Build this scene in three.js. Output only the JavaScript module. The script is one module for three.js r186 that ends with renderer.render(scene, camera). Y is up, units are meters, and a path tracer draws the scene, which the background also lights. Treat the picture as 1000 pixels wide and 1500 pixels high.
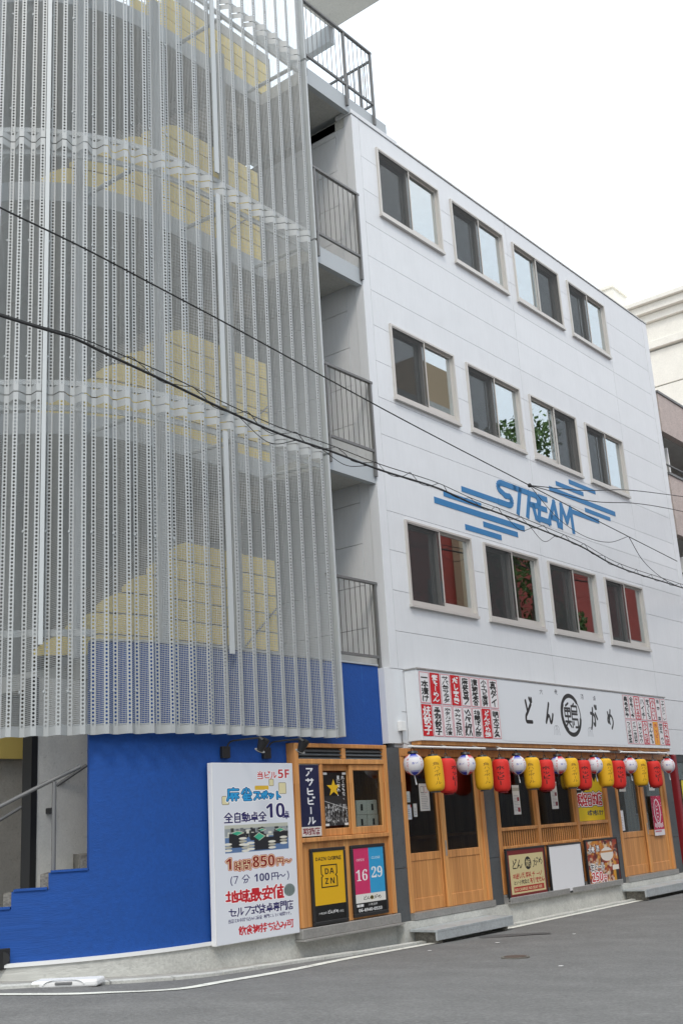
import * as THREE from 'three';
import { mergeGeometries } from 'three/addons/utils/BufferGeometryUtils.js';
import { RoundedBoxGeometry } from 'three/addons/geometries/RoundedBoxGeometry.js';

// ------------------------------------------------------------------ camera, sky, sun, exposure
const scene = new THREE.Scene();
const camera = new THREE.PerspectiveCamera(49.686, 1000 / 1500, 0.1, 600);
camera.matrixAutoUpdate = true;
{
  const right = new THREE.Vector3(0.63109645, -0.05877153, 0.77347474), up = new THREE.Vector3(-0.17538231, 0.96049477, 0.21608062), back = new THREE.Vector3(-0.75561784, -0.2720215, 0.59585736);
  camera.position.set(0, 1.5, 8.833);
  camera.quaternion.setFromRotationMatrix(new THREE.Matrix4().makeBasis(right, up, back));
}
function rngOf(seed) { let s = seed >>> 0; return () => { s = (s + 0x6d2b79f5) | 0; let t = Math.imul(s ^ (s >>> 15), 1 | s); t = (t + Math.imul(t ^ (t >>> 7), 61 | t)) ^ t; return ((t ^ (t >>> 14)) >>> 0) / 4294967296; }; }
// tileable value noise
function noiseOf(seed, period) {
  const r = rngOf(seed), n = period, v = new Float32Array(n * n); for (let i = 0; i < n * n; i++) v[i] = r();
  return (x, y) => { const xi = Math.floor(x), yi = Math.floor(y), fx = x - xi, fy = y - yi, s = fx * fx * (3 - 2 * fx), t = fy * fy * (3 - 2 * fy);
    const a = (i, j) => v[(((yi + j) % n + n) % n) * n + (((xi + i) % n + n) % n)];
    return (a(0, 0) * (1 - s) + a(1, 0) * s) * (1 - t) + (a(0, 1) * (1 - s) + a(1, 1) * s) * t; };
}
const N8 = noiseOf(5, 8), N16 = noiseOf(6, 16), N32 = noiseOf(7, 32), N64 = noiseOf(8, 64), N128 = noiseOf(9, 128), N256 = noiseOf(10, 256);
{ // bright, thinly clouded sky
  const W = 256, H = 128, d = new Float32Array(W * H * 4);
  for (let y = 0; y < H; y++) for (let x = 0; x < W; x++) {
    const el = ((y + 0.5) / H - 0.5) * Math.PI, u = x / W;
    const c = Math.min(1, Math.max(0, 0.55 * N8(u * 8, y / H * 8) + 0.3 * N16(u * 16, y / H * 16) + 0.15 * N32(u * 32, y / H * 32) - 0.12) * 1.6);
    const up = Math.max(0, Math.sin(el)), k = 0.86 + 0.16 * up;
    const blue = [0.66, 0.84, 1.02], white = [0.97, 0.985, 1.0], o = (y * W + x) * 4;
    for (let i = 0; i < 3; i++) d[o + i] = el < -0.02 ? 0.22 : k * (blue[i] * (1 - c) + white[i] * c);
    d[o + 3] = 1;
  }
  const t = new THREE.DataTexture(d, W, H, THREE.RGBAFormat, THREE.FloatType);
  t.mapping = THREE.EquirectangularReflectionMapping; t.magFilter = THREE.LinearFilter; t.needsUpdate = true;
  scene.background = t; scene.environment = t;
}
const sun = new THREE.DirectionalLight(0xfff4e6, 0.9);
sun.position.set(-14, 40, 20); sun.target.position.set(12, 0, 0); sun.castShadow = true; sun.shadow.radius = 26;
Object.assign(sun.shadow.camera, { left: -30, right: 30, top: 30, bottom: -30, near: 1, far: 120 });
scene.add(sun, sun.target); sun.name = 'sun';
const renderer = new THREE.WebGLRenderer();
renderer.toneMapping = THREE.LinearToneMapping;
renderer.toneMappingExposure = 1.68;
renderer.shadowMap.enabled = true;

// ------------------------------------------------------------------ helpers
const R = rngOf(11), OFF = new WeakMap(), used = new Map();
function numbered(n) { const k = used.get(n) ?? 0; used.set(n, k + 1); return k ? n + '_' + String(k).padStart(3, '0') : n; }
function tag(o, label, category, group, kind) { if (label) o.userData.label = label; if (category) o.userData.category = category; if (group) o.userData.group = group; if (kind) o.userData.kind = kind; return o; }
function G(name, pos, label, category, group, parent = scene) {
  const g = new THREE.Group(); g.name = parent === scene ? numbered(name) : name; g.position.set(...pos); OFF.set(g, pos); parent.add(g);
  if (parent !== scene) { const q = OFF.get(parent) ?? [0, 0, 0]; g.position.set(pos[0] - q[0], pos[1] - q[1], pos[2] - q[2]); }
  return tag(g, label, category, group);
}
function P(name, geo, m, parent = scene) {        // geometry is in world metres
  const o = new THREE.Mesh(Array.isArray(geo) ? merged(geo) : geo, m); o.name = parent === scene ? numbered(name) : name; o.castShadow = o.receiveShadow = true;
  const q = OFF.get(parent); if (q) o.position.set(-q[0], -q[1], -q[2]);
  OFF.set(o, [0, 0, 0]); parent.add(o); return o;
}
function merged(list) { return list.length === 1 ? list[0] : mergeGeometries(list.map((g) => { const h = g.index ? g.toNonIndexed() : g; for (const k of Object.keys(h.attributes)) if (!['position', 'normal', 'uv'].includes(k)) h.deleteAttribute(k); return h; })); }
function uvm(g) {                                   // uv in metres from the face direction
  const p = g.attributes.position, n = g.attributes.normal, uv = new Float32Array(p.count * 2);
  for (let i = 0; i < p.count; i++) { const ax = Math.abs(n.getX(i)), ay = Math.abs(n.getY(i)), az = Math.abs(n.getZ(i));
    if (ay > ax && ay > az) { uv[2 * i] = p.getX(i); uv[2 * i + 1] = p.getZ(i); } else if (ax > az) { uv[2 * i] = p.getZ(i); uv[2 * i + 1] = p.getY(i); } else { uv[2 * i] = p.getX(i); uv[2 * i + 1] = p.getY(i); } }
  g.setAttribute('uv', new THREE.BufferAttribute(uv, 2)); return g;
}
function bx(x0, x1, y0, y1, z0, z1) { const g = new THREE.BoxGeometry(x1 - x0, y1 - y0, z1 - z0); g.translate((x0 + x1) / 2, (y0 + y1) / 2, (z0 + z1) / 2); return uvm(g); }
function rbx(x0, x1, y0, y1, z0, z1, r = 0.008) { const g = new RoundedBoxGeometry(x1 - x0, y1 - y0, z1 - z0, 1, r); g.translate((x0 + x1) / 2, (y0 + y1) / 2, (z0 + z1) / 2); return uvm(g); }
function bar(a, b, r, seg = 6) { const A = new THREE.Vector3(...a), B = new THREE.Vector3(...b), d = B.clone().sub(A), g = new THREE.CylinderGeometry(r, r, d.length(), seg); g.applyQuaternion(new THREE.Quaternion().setFromUnitVectors(new THREE.Vector3(0, 1, 0), d.clone().normalize())); const m = A.add(B).multiplyScalar(0.5); g.translate(m.x, m.y, m.z); return g; }
function tube(pts, r, n = 40, seg = 5) { return new THREE.TubeGeometry(new THREE.CatmullRomCurve3(pts.map((p) => new THREE.Vector3(...p)), false, 'centripetal'), n, r, seg); }
function prismY(pts, y0, y1) { // polygon of [x,z] extruded upward
  const s = new THREE.Shape(pts.map(([x, z]) => new THREE.Vector2(x, -z))), g = new THREE.ExtrudeGeometry(s, { depth: y1 - y0, bevelEnabled: false });
  g.rotateX(-Math.PI / 2); g.translate(0, y0, 0); return uvm(g);
}
function stripWall(path, y0, y1, thick) { // path: [x,z,nx,nz] list; solid wall between offsets 0 and -thick; y0,y1 numbers or functions of i
  const Y0 = typeof y0 === 'function' ? y0 : () => y0, Y1 = typeof y1 === 'function' ? y1 : () => y1, pos = [], q = (a, b, c, d) => pos.push(...a, ...b, ...c, ...a, ...c, ...d);
  const at = (i, o, y) => [path[i][0] - path[i][2] * o, y, path[i][1] - path[i][3] * o];
  for (let i = 0; i + 1 < path.length; i++) {
    const [a0, a1, b0, b1] = [Y0(i), Y1(i), Y0(i + 1), Y1(i + 1)];
    q(at(i + 1, 0, b0), at(i, 0, a0), at(i, 0, a1), at(i + 1, 0, b1));
    q(at(i, thick, a0), at(i + 1, thick, b0), at(i + 1, thick, b1), at(i, thick, a1));
    q(at(i, 0, a1), at(i, thick, a1), at(i + 1, thick, b1), at(i + 1, 0, b1));
    q(at(i, thick, a0), at(i, 0, a0), at(i + 1, 0, b0), at(i + 1, thick, b0));
  }
  const L = path.length - 1;
  q(at(0, 0, Y0(0)), at(0, thick, Y0(0)), at(0, thick, Y1(0)), at(0, 0, Y1(0)));
  q(at(L, thick, Y0(L)), at(L, 0, Y0(L)), at(L, 0, Y1(L)), at(L, thick, Y1(L)));
  const g = new THREE.BufferGeometry(); g.setAttribute('position', new THREE.Float32BufferAttribute(pos, 3)); g.computeVertexNormals();
  const uv = new Float32Array(pos.length / 3 * 2); for (let i = 0; i < pos.length / 3; i++) { uv[2 * i] = pos[3 * i] - pos[3 * i + 2]; uv[2 * i + 1] = pos[3 * i + 1]; }
  g.setAttribute('uv', new THREE.BufferAttribute(uv, 2)); return g;
}
// curved tower path: s = metres to the left of x = 8.8, measured on radius 3 - off
const CX = 8.8, RC = 3;
function curve(s, off = 0) { if (s <= 0) return [CX - s, -off, 0, 1]; const r = RC - off, t = s / r; return [CX - r * Math.sin(t), -RC + r * Math.cos(t), -Math.sin(t), Math.cos(t)]; }
function curveRange(s0, s1, off, step = 0.12) { const n = Math.max(1, Math.ceil((s1 - s0) / step)), a = []; for (let i = 0; i <= n; i++) a.push(curve(s0 + (s1 - s0) * i / n, off)); return a; }

// ------------------------------------------------------------------ textures
function dataTex(w, h, fn, srgb = true, rep) {
  const d = new Uint8Array(w * h * 4);
  for (let y = 0; y < h; y++) for (let x = 0; x < w; x++) { const c = fn(x / w, y / h, x, y), o = (y * w + x) * 4; for (let i = 0; i < 3; i++) d[o + i] = Math.max(0, Math.min(255, (Array.isArray(c) ? c[i] : c) * 255)); d[o + 3] = 255; }
  const t = new THREE.DataTexture(d, w, h); t.wrapS = t.wrapT = THREE.RepeatWrapping; t.magFilter = THREE.LinearFilter; t.needsUpdate = true;
  if (srgb) t.colorSpace = THREE.SRGBColorSpace; if (rep) t.repeat.set(rep[0], rep[1]); return t;
}
const fb = (u, v) => 0.4 * N8(u * 8, v * 8) + 0.27 * N16(u * 16 + 3, v * 16) + 0.18 * N32(u * 32, v * 32 + 5) + 0.15 * N64(u * 64, v * 64);
const std = (o) => new THREE.MeshStandardMaterial(o), phy = (o) => new THREE.MeshPhysicalMaterial(o), rgb = (r, g, b) => new THREE.Color().setRGB(r, g, b);
const M = {};
{
  const asph = dataTex(1024, 1024, (u, v) => { const k = 0.452 + 0.055 * (fb(u, v) - 0.5) + 0.08 * (N256(u * 256, v * 256) - 0.5) + 0.05 * (N128(u * 128, v * 128) - 0.5) + 0.035 * (N8(u * 8 + 2, v * 8) - 0.5), sp = N256(u * 256 + 7.3, v * 256 + 1.7) > 0.95 ? 0.06 : 0; return [k + sp, k * 0.995 + sp, k * 0.98 + sp]; }, true, [1 / 3.2, 1 / 3.2]);
  const asphB = dataTex(512, 512, (u, v) => 0.5 * N256(u * 256, v * 256) + 0.5 * N128(u * 128, v * 128), false, [1 / 1.1, 1 / 1.1]);
  M.asphalt = std({ map: asph, bumpMap: asphB, bumpScale: 0.004, roughness: 0.9, color: rgb(0.9, 0.9, 0.9) });
  const conc = (a, amp, tint = [1, 1, 0.97]) => dataTex(512, 512, (u, v) => { let k = a + amp * (fb(u, v) - 0.5) + amp * 0.6 * (N128(u * 128, v * 128) - 0.5); if (N64(u * 64 + 9, v * 64) > 0.93) k -= 0.06; return tint.map((t) => k * t); }, true, [0.55, 0.55]);
  const fine = dataTex(256, 256, (u, v) => 0.6 * N128(u * 128, v * 128) + 0.4 * N32(u * 32, v * 32), false, [1.7, 1.7]);
  M.concrete = std({ map: conc(0.75, 0.13), bumpMap: fine, bumpScale: 0.003, roughness: 0.9 });
  M.apron = std({ map: conc(0.62, 0.16, [1, 0.985, 0.95]), bumpMap: fine, bumpScale: 0.003, roughness: 0.9 });
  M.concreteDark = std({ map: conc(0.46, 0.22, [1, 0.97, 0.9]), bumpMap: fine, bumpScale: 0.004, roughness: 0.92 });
  M.plaster = std({ map: conc(0.86, 0.06, [1, 0.995, 0.97]), bumpMap: fine, bumpScale: 0.002, roughness: 0.85 });
  M.plasterGrey = std({ map: conc(0.72, 0.08, [1, 1, 0.98]), bumpMap: fine, bumpScale: 0.002, roughness: 0.85 });
  M.roadPaint = std({ map: dataTex(512, 512, (u, v) => { const k = 0.87 + 0.16 * (fb(u, v) - 0.5) - (N128(u * 128, v * 128) > 0.84 ? 0.16 : 0) - (fb(u + 0.3, v) > 0.66 ? 0.1 : 0); return [k, k, k * 0.96]; }, true, [0.8, 0.8]), roughness: 0.8 });
  // metal siding, several near-identical sheets
  const sid = dataTex(512, 512, (u, v) => { const k = 0.955 + 0.03 * (fb(u, v) - 0.5) + 0.014 * (N128(u * 128, v * 16) - 0.5); return [k * 0.985, k * 0.992, k]; }, true, [0.31, 0.31]);
  M.siding = [0.80, 0.815, 0.79, 0.825].map((k) => std({ map: sid, color: rgb(k, k * 1.003, k * 1.012), roughness: 0.42, metalness: 0.0 }));
  M.joint = std({ color: rgb(0.40, 0.41, 0.42), roughness: 0.9 });
  // blue painted wall: roller texture and pale drip runs below the screen
  const blue = dataTex(1024, 1024, (u, v) => { let k = 1 + 0.10 * (fb(u, v) - 0.5) + 0.07 * (N256(u * 256, v * 128) - 0.5); const run = N64(u * 64, 0.3) > 0.86 && v > 0.62 + 0.3 * N32(u * 32, 2.2) ? 0.09 * N128(u * 128, v * 64) : 0; return [0.05 * k + run, 0.28 * k + run, 0.58 * k + run * 0.8]; }, true, [1 / 3.6, 1 / 3.6]);
  M.blue = std({ map: blue, bumpMap: fine, bumpScale: 0.0025, roughness: 0.75 });
  const wood = (base, seed) => dataTex(512, 512, (u, v) => { const w = N16(u * 16 + seed, v * 2), g = N256(u * 256 + 6 * w, v * 6 + seed), h = N64(u * 64 + 3 * w, v * 4), k = 1 + 0.16 * (g - 0.5) + 0.13 * (h - 0.5) + 0.12 * (N8(u * 8, v * 3) - 0.5); return base.map((b, i) => b * Math.pow(k, 1 + 0.25 * i)); }, true, [1.1, 0.5]);
  M.wood = [[0.78, 0.545, 0.32], [0.75, 0.515, 0.295], [0.80, 0.57, 0.335]].map((b, i) => std({ map: wood(b, i * 3.3), roughness: 0.48 }));
  M.woodPanel = std({ map: wood([0.77, 0.54, 0.315], 1.7), roughness: 0.52 });
  M.charcoal = std({ map: conc(0.335, 0.05, [0.96, 1, 1.03]), roughness: 0.6 });
  M.steel = std({ map: conc(0.68, 0.12, [1, 0.99, 0.97]), roughness: 0.42, metalness: 0.55 });
  M.galv = std({ map: conc(0.74, 0.12, [0.97, 1, 1.01]), roughness: 0.5, metalness: 0.35 });
  M.beam = std({ color: rgb(0.42, 0.45, 0.47), roughness: 0.55 });
  M.railGrey = std({ color: rgb(0.17, 0.17, 0.17), roughness: 0.5, metalness: 0.2 });
  M.frame = std({ color: rgb(0.58, 0.555, 0.52), roughness: 0.4, metalness: 0.25 });
  M.black = std({ color: rgb(0.018, 0.018, 0.019), roughness: 0.45 });
  M.cable = std({ color: rgb(0.022, 0.022, 0.022), roughness: 0.7 });
  M.yellowBoard = [[0.77, 0.61, 0.19], [0.73, 0.58, 0.175], [0.80, 0.635, 0.20]].map((c) => std({ color: rgb(...c), roughness: 0.6 }));
  M.room = std({ color: rgb(0.62, 0.60, 0.56), roughness: 0.95 });
  M.glass = phy({ color: rgb(0.85, 0.93, 0.95), transmission: 1, thickness: 0, roughness: 0.0, ior: 4.0 });  // coated solar glass
  M.shopGlass = phy({ color: rgb(0.75, 0.78, 0.76), transmission: 1, thickness: 0, roughness: 0.01, ior: 1.52 });
  M.net = std({ color: rgb(0.045, 0.047, 0.048), roughness: 0.8, transparent: true, opacity: 0.4 });
  M.white = std({ color: rgb(0.78, 0.78, 0.77), roughness: 0.45 });
  M.signWhite = std({ color: rgb(0.72, 0.74, 0.76), roughness: 0.35 });
  M.logoBlue = std({ color: rgb(0.018, 0.17, 0.39), roughness: 0.5 });
  M.red = std({ color: rgb(0.22, 0.012, 0.018), roughness: 0.5 });
  // perforated sheet: one fold wide, one big hole and two small rows high
  const SW = 352, SH = 40, alpha = new Uint8Array(SW * SH * 4);
  for (let y = 0; y < SH; y++) for (let x = 0; x < SW; x++) {
    let hole = false; const big = (cx) => Math.hypot((x - cx) / 12, (y - 20) / 13) < 1;
    if (big(176) || big(0) || big(352)) hole = true;
    for (const [a, b] of [[25, 151], [201, 327]]) if (x > a + 4 && x < b - 4) { const u = ((x - a - 4) % 19.667) - 9.833, v = (y % 20) - 10; if (Math.abs(u) < 7.6 && Math.abs(v) < 7.8 && Math.abs(u) + Math.abs(v) < 13.6) hole = true; }
    const o = (y * SW + x) * 4; alpha[o] = alpha[o + 1] = alpha[o + 2] = hole ? 0 : 255; alpha[o + 3] = 255;
  }
  const at = new THREE.DataTexture(alpha, SW, SH); at.wrapS = at.wrapT = THREE.RepeatWrapping; at.magFilter = THREE.LinearFilter; at.needsUpdate = true;
  M.screen = std({ color: rgb(0.415, 0.43, 0.43), roughness: 0.5, metalness: 0.12, alphaMap: at, alphaTest: 0.5, side: THREE.DoubleSide });
  M.screenTrim = std({ color: rgb(0.49, 0.515, 0.52), roughness: 0.5, metalness: 0.12 });
}

// ------------------------------------------------------------------ lettering: brush strokes on a 0..9 grid (x then y, y down), strokes parted by /
const GL = {};
`ア 11 81 64/44 46 19
サ 03 93/31 35/71 75 49
ヒ 21 27 38 88/84 25
ビ 21 27 38 88/74 25/70 82/90 92
ピ 21 27 38 88/74 25/80 91 82 71 80
ー 05 95
ル 31 35 19/61 68 95
ス 11 81 64 19/54 88
ホ 13 93/51 58 47/34 17/74 97
ポ 13 93/51 58 47/34 17/74 97/80 91 82 71 80
ボ 13 83/41 48 37/24 07/64 87/70 82/90 92
ッ 23 35/53 55/84 76 48
ト 41 49/44 87
セ 03 94 76/31 37 48 98
フ 11 91 74 29
バ 32 09/62 99/70 82/90 92
ラ 21 81/14 94 66 39
タ 40 15/32 82 65 29/34 76
ダ 40 15/32 82 65 29/34 76/80 91/95 95
イ 81 15/54 59
エ 12 82/52 58/08 98
カ 13 83 78 67/41 38 19
ハ 32 18/62 98
チ 71 22/04 94/52 55 39
キ 13 84/05 96/41 59
ワ 15 12 82 74 49
ン 12 34/18 57 93
マ 12 92 65/34 67
テ 22 82/04 94/54 38
レ 31 38 84
モ 22 82/04 94/41 48 88
ツ 12 24/42 44/81 75 39
リ 21 26/71 75 49
ギ 13 74/05 86/41 59/80 92
グ 40 15/32 82 65 29/80 92
ジ 12 23/04 15/18 56 92/70 82
ど 31 44/82 45 26 28 48 88/70 81/90 91
と 31 44/82 45 26 28 48 88
ん 51 08/08 35 56 58 78 95
が 13 63 67 58 47/41 28 09/73 95/70 81/90 91
め 22 47/61 37 16 24 53 84 97 69
け 12 08 19/33 93/71 75 59
そ 21 72 15 95 56 58 79
だ 13 63/41 18/55 85/45 58 88/70 81/90 91
し 31 38 59 86
ま 12 92/14 84/51 58 38 37 57 89
き 12 82/14 94/31 86/17 28 79
や 05 83 95 67/51 62/21 59
み 12 52 18 06 45 96/83 69
つ 13 63 95 86 49
り 21 25/71 75 49
く 71 25 79
ぐ 61 25 69/80 91
ろ 11 71 25 85 88 59 48
ほ 11 18/42 92/44 94/71 78 58 57 77 99
ぽ 11 18/42 82/44 84/61 68 48 47 67 89/90 91
も 41 37 59 88 86/13 73/05 75
ち 12 92/41 25 75 97 59
お 13 63/41 48 27 16 75 87 68/82 94
な 12 62/41 26/82 94/65 68 48 47 78 98
る 11 71 15 64 96 78 58 57 78
れ 31 39/13 43 07/45 72 78 98
に 11 18/52 82/56 58 98
い 22 16 38/72 96
う 41 72/24 64 77 49
す 03 93/51 55 36 46 56 49
せ 03 93/31 37 48 88/71 75 64
で 12 92 45 47 69/75 86
え 41 62/13 83 18/45 58 98
は 11 18/42 92/71 78 58 57 77 99
あ 12 82/41 47/63 37 16 35 75 97 69
た 13 63/41 18/55 85/45 58 88
当 50 53/21 33/81 73/14 84 89 19/16 86
全 50 04/50 94/24 74/26 76/54 59/09 99
自 50 31/21 29/21 81 89/24 84/26 86/29 89
動 40 11/02 52/30 38/13 53 56 16 13/15 55/08 58/63 93 98 78/71 75 59
卓 50 52/51 81/23 83 86 26 23/25 85/56 59/07 97
時 11 31 38 18 11/15 35/52 92/70 74/44 94/46 96/76 79 69/56 68
間 10 19/10 40 43 13/12 42/60 63 93/60 90 99/62 92/35 65 68 38 35/37 67
円 11 19/11 91 99/51 55/15 95
分 40 04/60 94/25 75 68 49/45 29
地 03 33/21 27/07 37/54 93 96 86/71 76/52 58 98 96
域 03 33/21 27/07 37/42 92/71 78 99 97/84 69/44 64 66 46 44/38 68
最 21 71 73 23 21/22 72/04 94/14 18/16 46/09 48/44 49/55 85 59/65 99
安 50 51/13 12 92 93/43 27 89/73 58 19/05 95
値 30 04/12 19/42 92/70 73/54 84 88 58 54/56 86/44 49 99
式 02 92/61 66 98 97/80 91/15 45/35 38/08 48
貸 20 03/12 14/32 92/60 63 94/25 75 78 28 25/26 76/38 19/68 89
専 11 91/50 56/22 82 85 25 22/24 84/06 96/75 79 59/27 38
門 10 19/10 40 44 14/12 42/60 64 94/60 90 99 89/62 92
店 50 51/11 91/11 16 09/53 57/54 84/37 87 89 39 37
飲 20 03/20 43/13 33 36 13/14 34/13 18 38/60 43/52 92 84/73 49/73 99
食 50 03/50 93/52 53/24 74 76 26/25 75/24 29 49/46 89
物 10 14/03 43/21 29/07 45/51 38/52 92 88 78/63 47/83 57
持 02 32/20 29 19/06 34/51 91/70 73/43 93/46 96/75 79 69/56 67
込 01 12/04 14 17 09/17 39 99/50 62 36/62 97
可 01 91/81 89 69/13 53 56 16 13
取 01 51/11 17/41 49/13 43/15 45/07 56/61 91 69/62 99
扱 02 32/20 29 19/06 34/41 81 74 94 69/52 39/63 99
丸 13 73 78 98 97/41 38 09/15 47
星 21 71 74 24 21/23 73/34 15/26 86/54 59/27 77/09 99
麻 50 51/11 91/11 16 09/34 54/44 49/44 27/45 57/64 94/74 79/74 57/75 97
雀 50 53/31 14/71 94/44 27/35 39/45 95/55 59/37 87/39 99
豆 11 91/23 83 86 26 23/37 48/77 68/09 99
婆 11 22/13 24/31 91 82/61 64/43 34/43 27 89/73 19/05 95
漬 01 12/04 14/09 26/31 91/33 93/60 64/34 94/45 85 88 48 45/46 86/58 39/78 99
本 02 92/50 59/42 07/52 97/37 67
一 05 95
素 11 91/13 83/04 94/50 54/45 26 66 28 88/58 59/37 19/67 89
盛 11 91/11 05/23 53 45/60 66 96/80 91/27 77 79/27 29/09 99/47 49
合 50 04/50 94/34 64/26 76 79 29 26
小 50 59 39/32 06/72 96
唐 50 51/11 91/11 16 09/33 83 85/23 93/35 85/50 56/36 86 89 39 36
揚 02 32/20 29 19/06 34/50 80 83 53 50/51 81/44 94/55 37/56 86 79
真 11 91/50 52/23 73 77 27 23/24 74/25 75/07 97/38 19/68 89
焼 03 14/32 24/20 25 09/26 38/51 91/70 74/44 94/55 58 39/75 79 99
餃 20 03/20 43/13 33 36 13/14 34/13 18 38/70 71/42 92/53 44/83 94/54 99/84 39
子 11 81 53/53 59 39/05 95
手 71 21/14 84/06 96/51 59 39
羽 01 41 49 39/12 24/16 34/51 91 99 89/62 74/66 84
沖 01 12/04 14/09 26/32 92 96 36 32/60 69
胡 02 42/20 25/15 45 49 19 15/60 90 99/60 66 49/63 93/66 96
瓜 81 12/12 16 09/41 48 67/61 99
冷 11 22/18 35/60 33/60 94/54 74/36 86 68/57 79
奴 20 07 39/42 09/03 53/51 91 59/62 99
鶏 30 11/02 42 45 05 02/22 27/03 43/07 47/27 09/27 49/70 61/51 91 93 53/51 56/54 94/56 96 99 79/57 59/67 68
酢 01 51/03 53 59 09 03/21 24/31 34/06 56/60 54/62 92/72 79/75 95
太 03 93/50 45 09/54 99/47 58
明 01 31 37 07 01/04 34/51 91 99 89/51 56 39/53 93/55 95
炙 40 04/22 72 46/35 66/57 09/57 99/26 18/76 88
鍋 20 03/20 43/14 34/05 45/24 29/09 49/52 92 99/52 59/62 65 85 82/65 68 88 85
大 03 93/50 45 09/54 99
衆 50 41/21 81 83 23 21/41 43/61 63/04 94/54 59/34 16/45 28/84 66 99
酒 01 12/04 14/09 26/31 91/43 93 99 49 43/61 64/71 74/46 96
場 03 33/21 27/07 37/50 80 83 53 50/51 81/44 94/55 37/56 96 88/66 48
公 40 04/60 94/44 28 88/75 99
契 11 51/13 53/05 55/30 35/61 91 85 75/71 65/07 97/56 47 09/57 99
約 30 12 42 15 55/33 39/60 43/53 93 98 78/65 77
選 01 12/04 14 17 09/17 39 99/41 61 63 43/71 91 93 73/44 94/57 46/77 88/36 96
喫 02 32 36 06 02/41 61/51 55/43 63/45 65/71 91 85/37 97/66 39/66 99
煙 03 14/32 24/20 25 09/26 38/51 91/54 94 91/51 54/65 75/47 97/75 79/49 99
目 21 81 89 29 21/24 84/26 86
的 30 21/12 42 48 18 12/15 45/61 53/62 92 98 78/65 77
席 50 51/11 91/11 16 09/32 92/43 46 76 43/37 97/50 59
吸 02 32 36 06 02/41 81 74 94 69/52 39/63 99
生 20 04/12 92/15 85/51 59/09 99
角 30 03/21 61 52/13 83 89/13 17 09/15 85/17 87/53 57
概 02 32/20 29/15 03/51 55/41 61/74 91/71 76 99/44 67
念 50 03/50 93/33 63/45 65 56/16 08/36 38 78/65 77/86 98
通 01 12/04 14 17 09/17 39 99/41 91 83/43 93 97/43 48/45 95/63 67
代 30 04/12 19/43 93/60 67 99 97/80 91
料 11 22/31 22/04 44/20 29/25 07/25 46/51 62/54 65/46 97/80 89
黒 11 81 84 14 11/12 82/50 56/05 95/06 96/17 09/37 38/57 68/77 99
毛 71 22/13 83/05 95/42 48 98 97
和 40 11/03 53/30 39/24 07/34 56/62 92 97 67 62
牛 20 05/13 83/05 95/51 59
夜 50 51/12 92/33 05/14 19/63 47/54 84 59/65 99
石 01 91/41 08/25 85 88 28 25
〜 06 24 44 56 76 94
、 46 68
。 27 38 29 18 27
！ 51 56/58 59`.split('\n').forEach((l) => { const k = l.indexOf(' '); GL[l.slice(0, k)] = l.slice(k + 1).split('/').map((s) => s.split(' ').map((p) => [+p[0], +p[1]])); });
function glyph(c, ch, x, y, w, h, lw, smooth) {  // draws the path of one character in the box x,y,w,h
  const sx = w / 10, sy = h / 10;
  c.lineWidth = lw;
  for (const st of GL[ch]) { c.beginPath(); const q = st.map(([a, b]) => [x + (a + 0.5) * sx, y + (b + 0.5) * sy]); c.moveTo(...q[0]);
    if (q.length === 1) c.lineTo(q[0][0] + 1, q[0][1]);
    if (smooth && q.length > 2) { for (let i = 1; i < q.length - 1; i++) { const m = i === q.length - 2 ? q[i + 1] : [(q[i][0] + q[i + 1][0]) / 2, (q[i][1] + q[i + 1][1]) / 2]; c.quadraticCurveTo(q[i][0], q[i][1], m[0], m[1]); } }
    else for (let i = 1; i < q.length; i++) c.lineTo(...q[i]);
    c.stroke(); }
}
const isKana = (ch) => ch >= 'ぁ' && ch <= 'ん';
// text('...') in a row or column; o: {size, w (height/width ratio), weight, color, edge, edgeW, vert, gap, font}
function text(c, s, x, y, o) {
  const h = o.size, w = o.size * (o.sx ?? 1), lw = h * (o.weight ?? 0.11), gap = o.gap ?? 0; c.lineCap = o.cap ?? 'round'; c.lineJoin = 'round';
  const pass = (col, extra) => { let px = x, py = y; c.strokeStyle = c.fillStyle = col;
    for (const ch of s) {
      if (ch === ' ') { if (o.vert) py += h * 0.4; else px += w * 0.4; continue; }
      if (GL[ch]) { if (o.vert && ch === 'ー') { c.lineWidth = lw + extra; c.beginPath(); c.moveTo(px + w / 2, py + h * 0.12); c.lineTo(px + w / 2, py + h * 0.88); c.stroke(); } else glyph(c, ch, px, py, w, h, lw + extra, o.smooth ?? isKana(ch)); if (o.vert) py += h + gap; else px += w + gap; }
      else { c.font = (o.font ?? 'bold') + ' ' + Math.round(h * 1.12) + 'px ' + (o.family ?? 'sans-serif'); const m = c.measureText(ch).width; if (extra) { c.lineWidth = extra; c.strokeText(ch, px, py + h * 0.9); } else c.fillText(ch, px, py + h * 0.9); if (o.vert) py += h + gap; else px += m + gap; }
    } return o.vert ? py : px; };
  if (o.edge2) pass(o.edge2, (o.edgeW + o.edge2W) * 2);
  if (o.edge) pass(o.edge, o.edgeW * 2);
  return pass(o.color, 0);
}
function canvas(w, h, bg, draw) { const k = document.createElement('canvas'); k.width = w; k.height = h; const c = k.getContext('2d'); c.fillStyle = bg; c.fillRect(0, 0, w, h); draw(c, w, h); return k; }
function printMat(k, rough = 0.45) { const t = new THREE.CanvasTexture(k); t.colorSpace = THREE.SRGBColorSpace; return std({ map: t, roughness: rough, color: rgb(0.9, 0.9, 0.9) }); }
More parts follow.
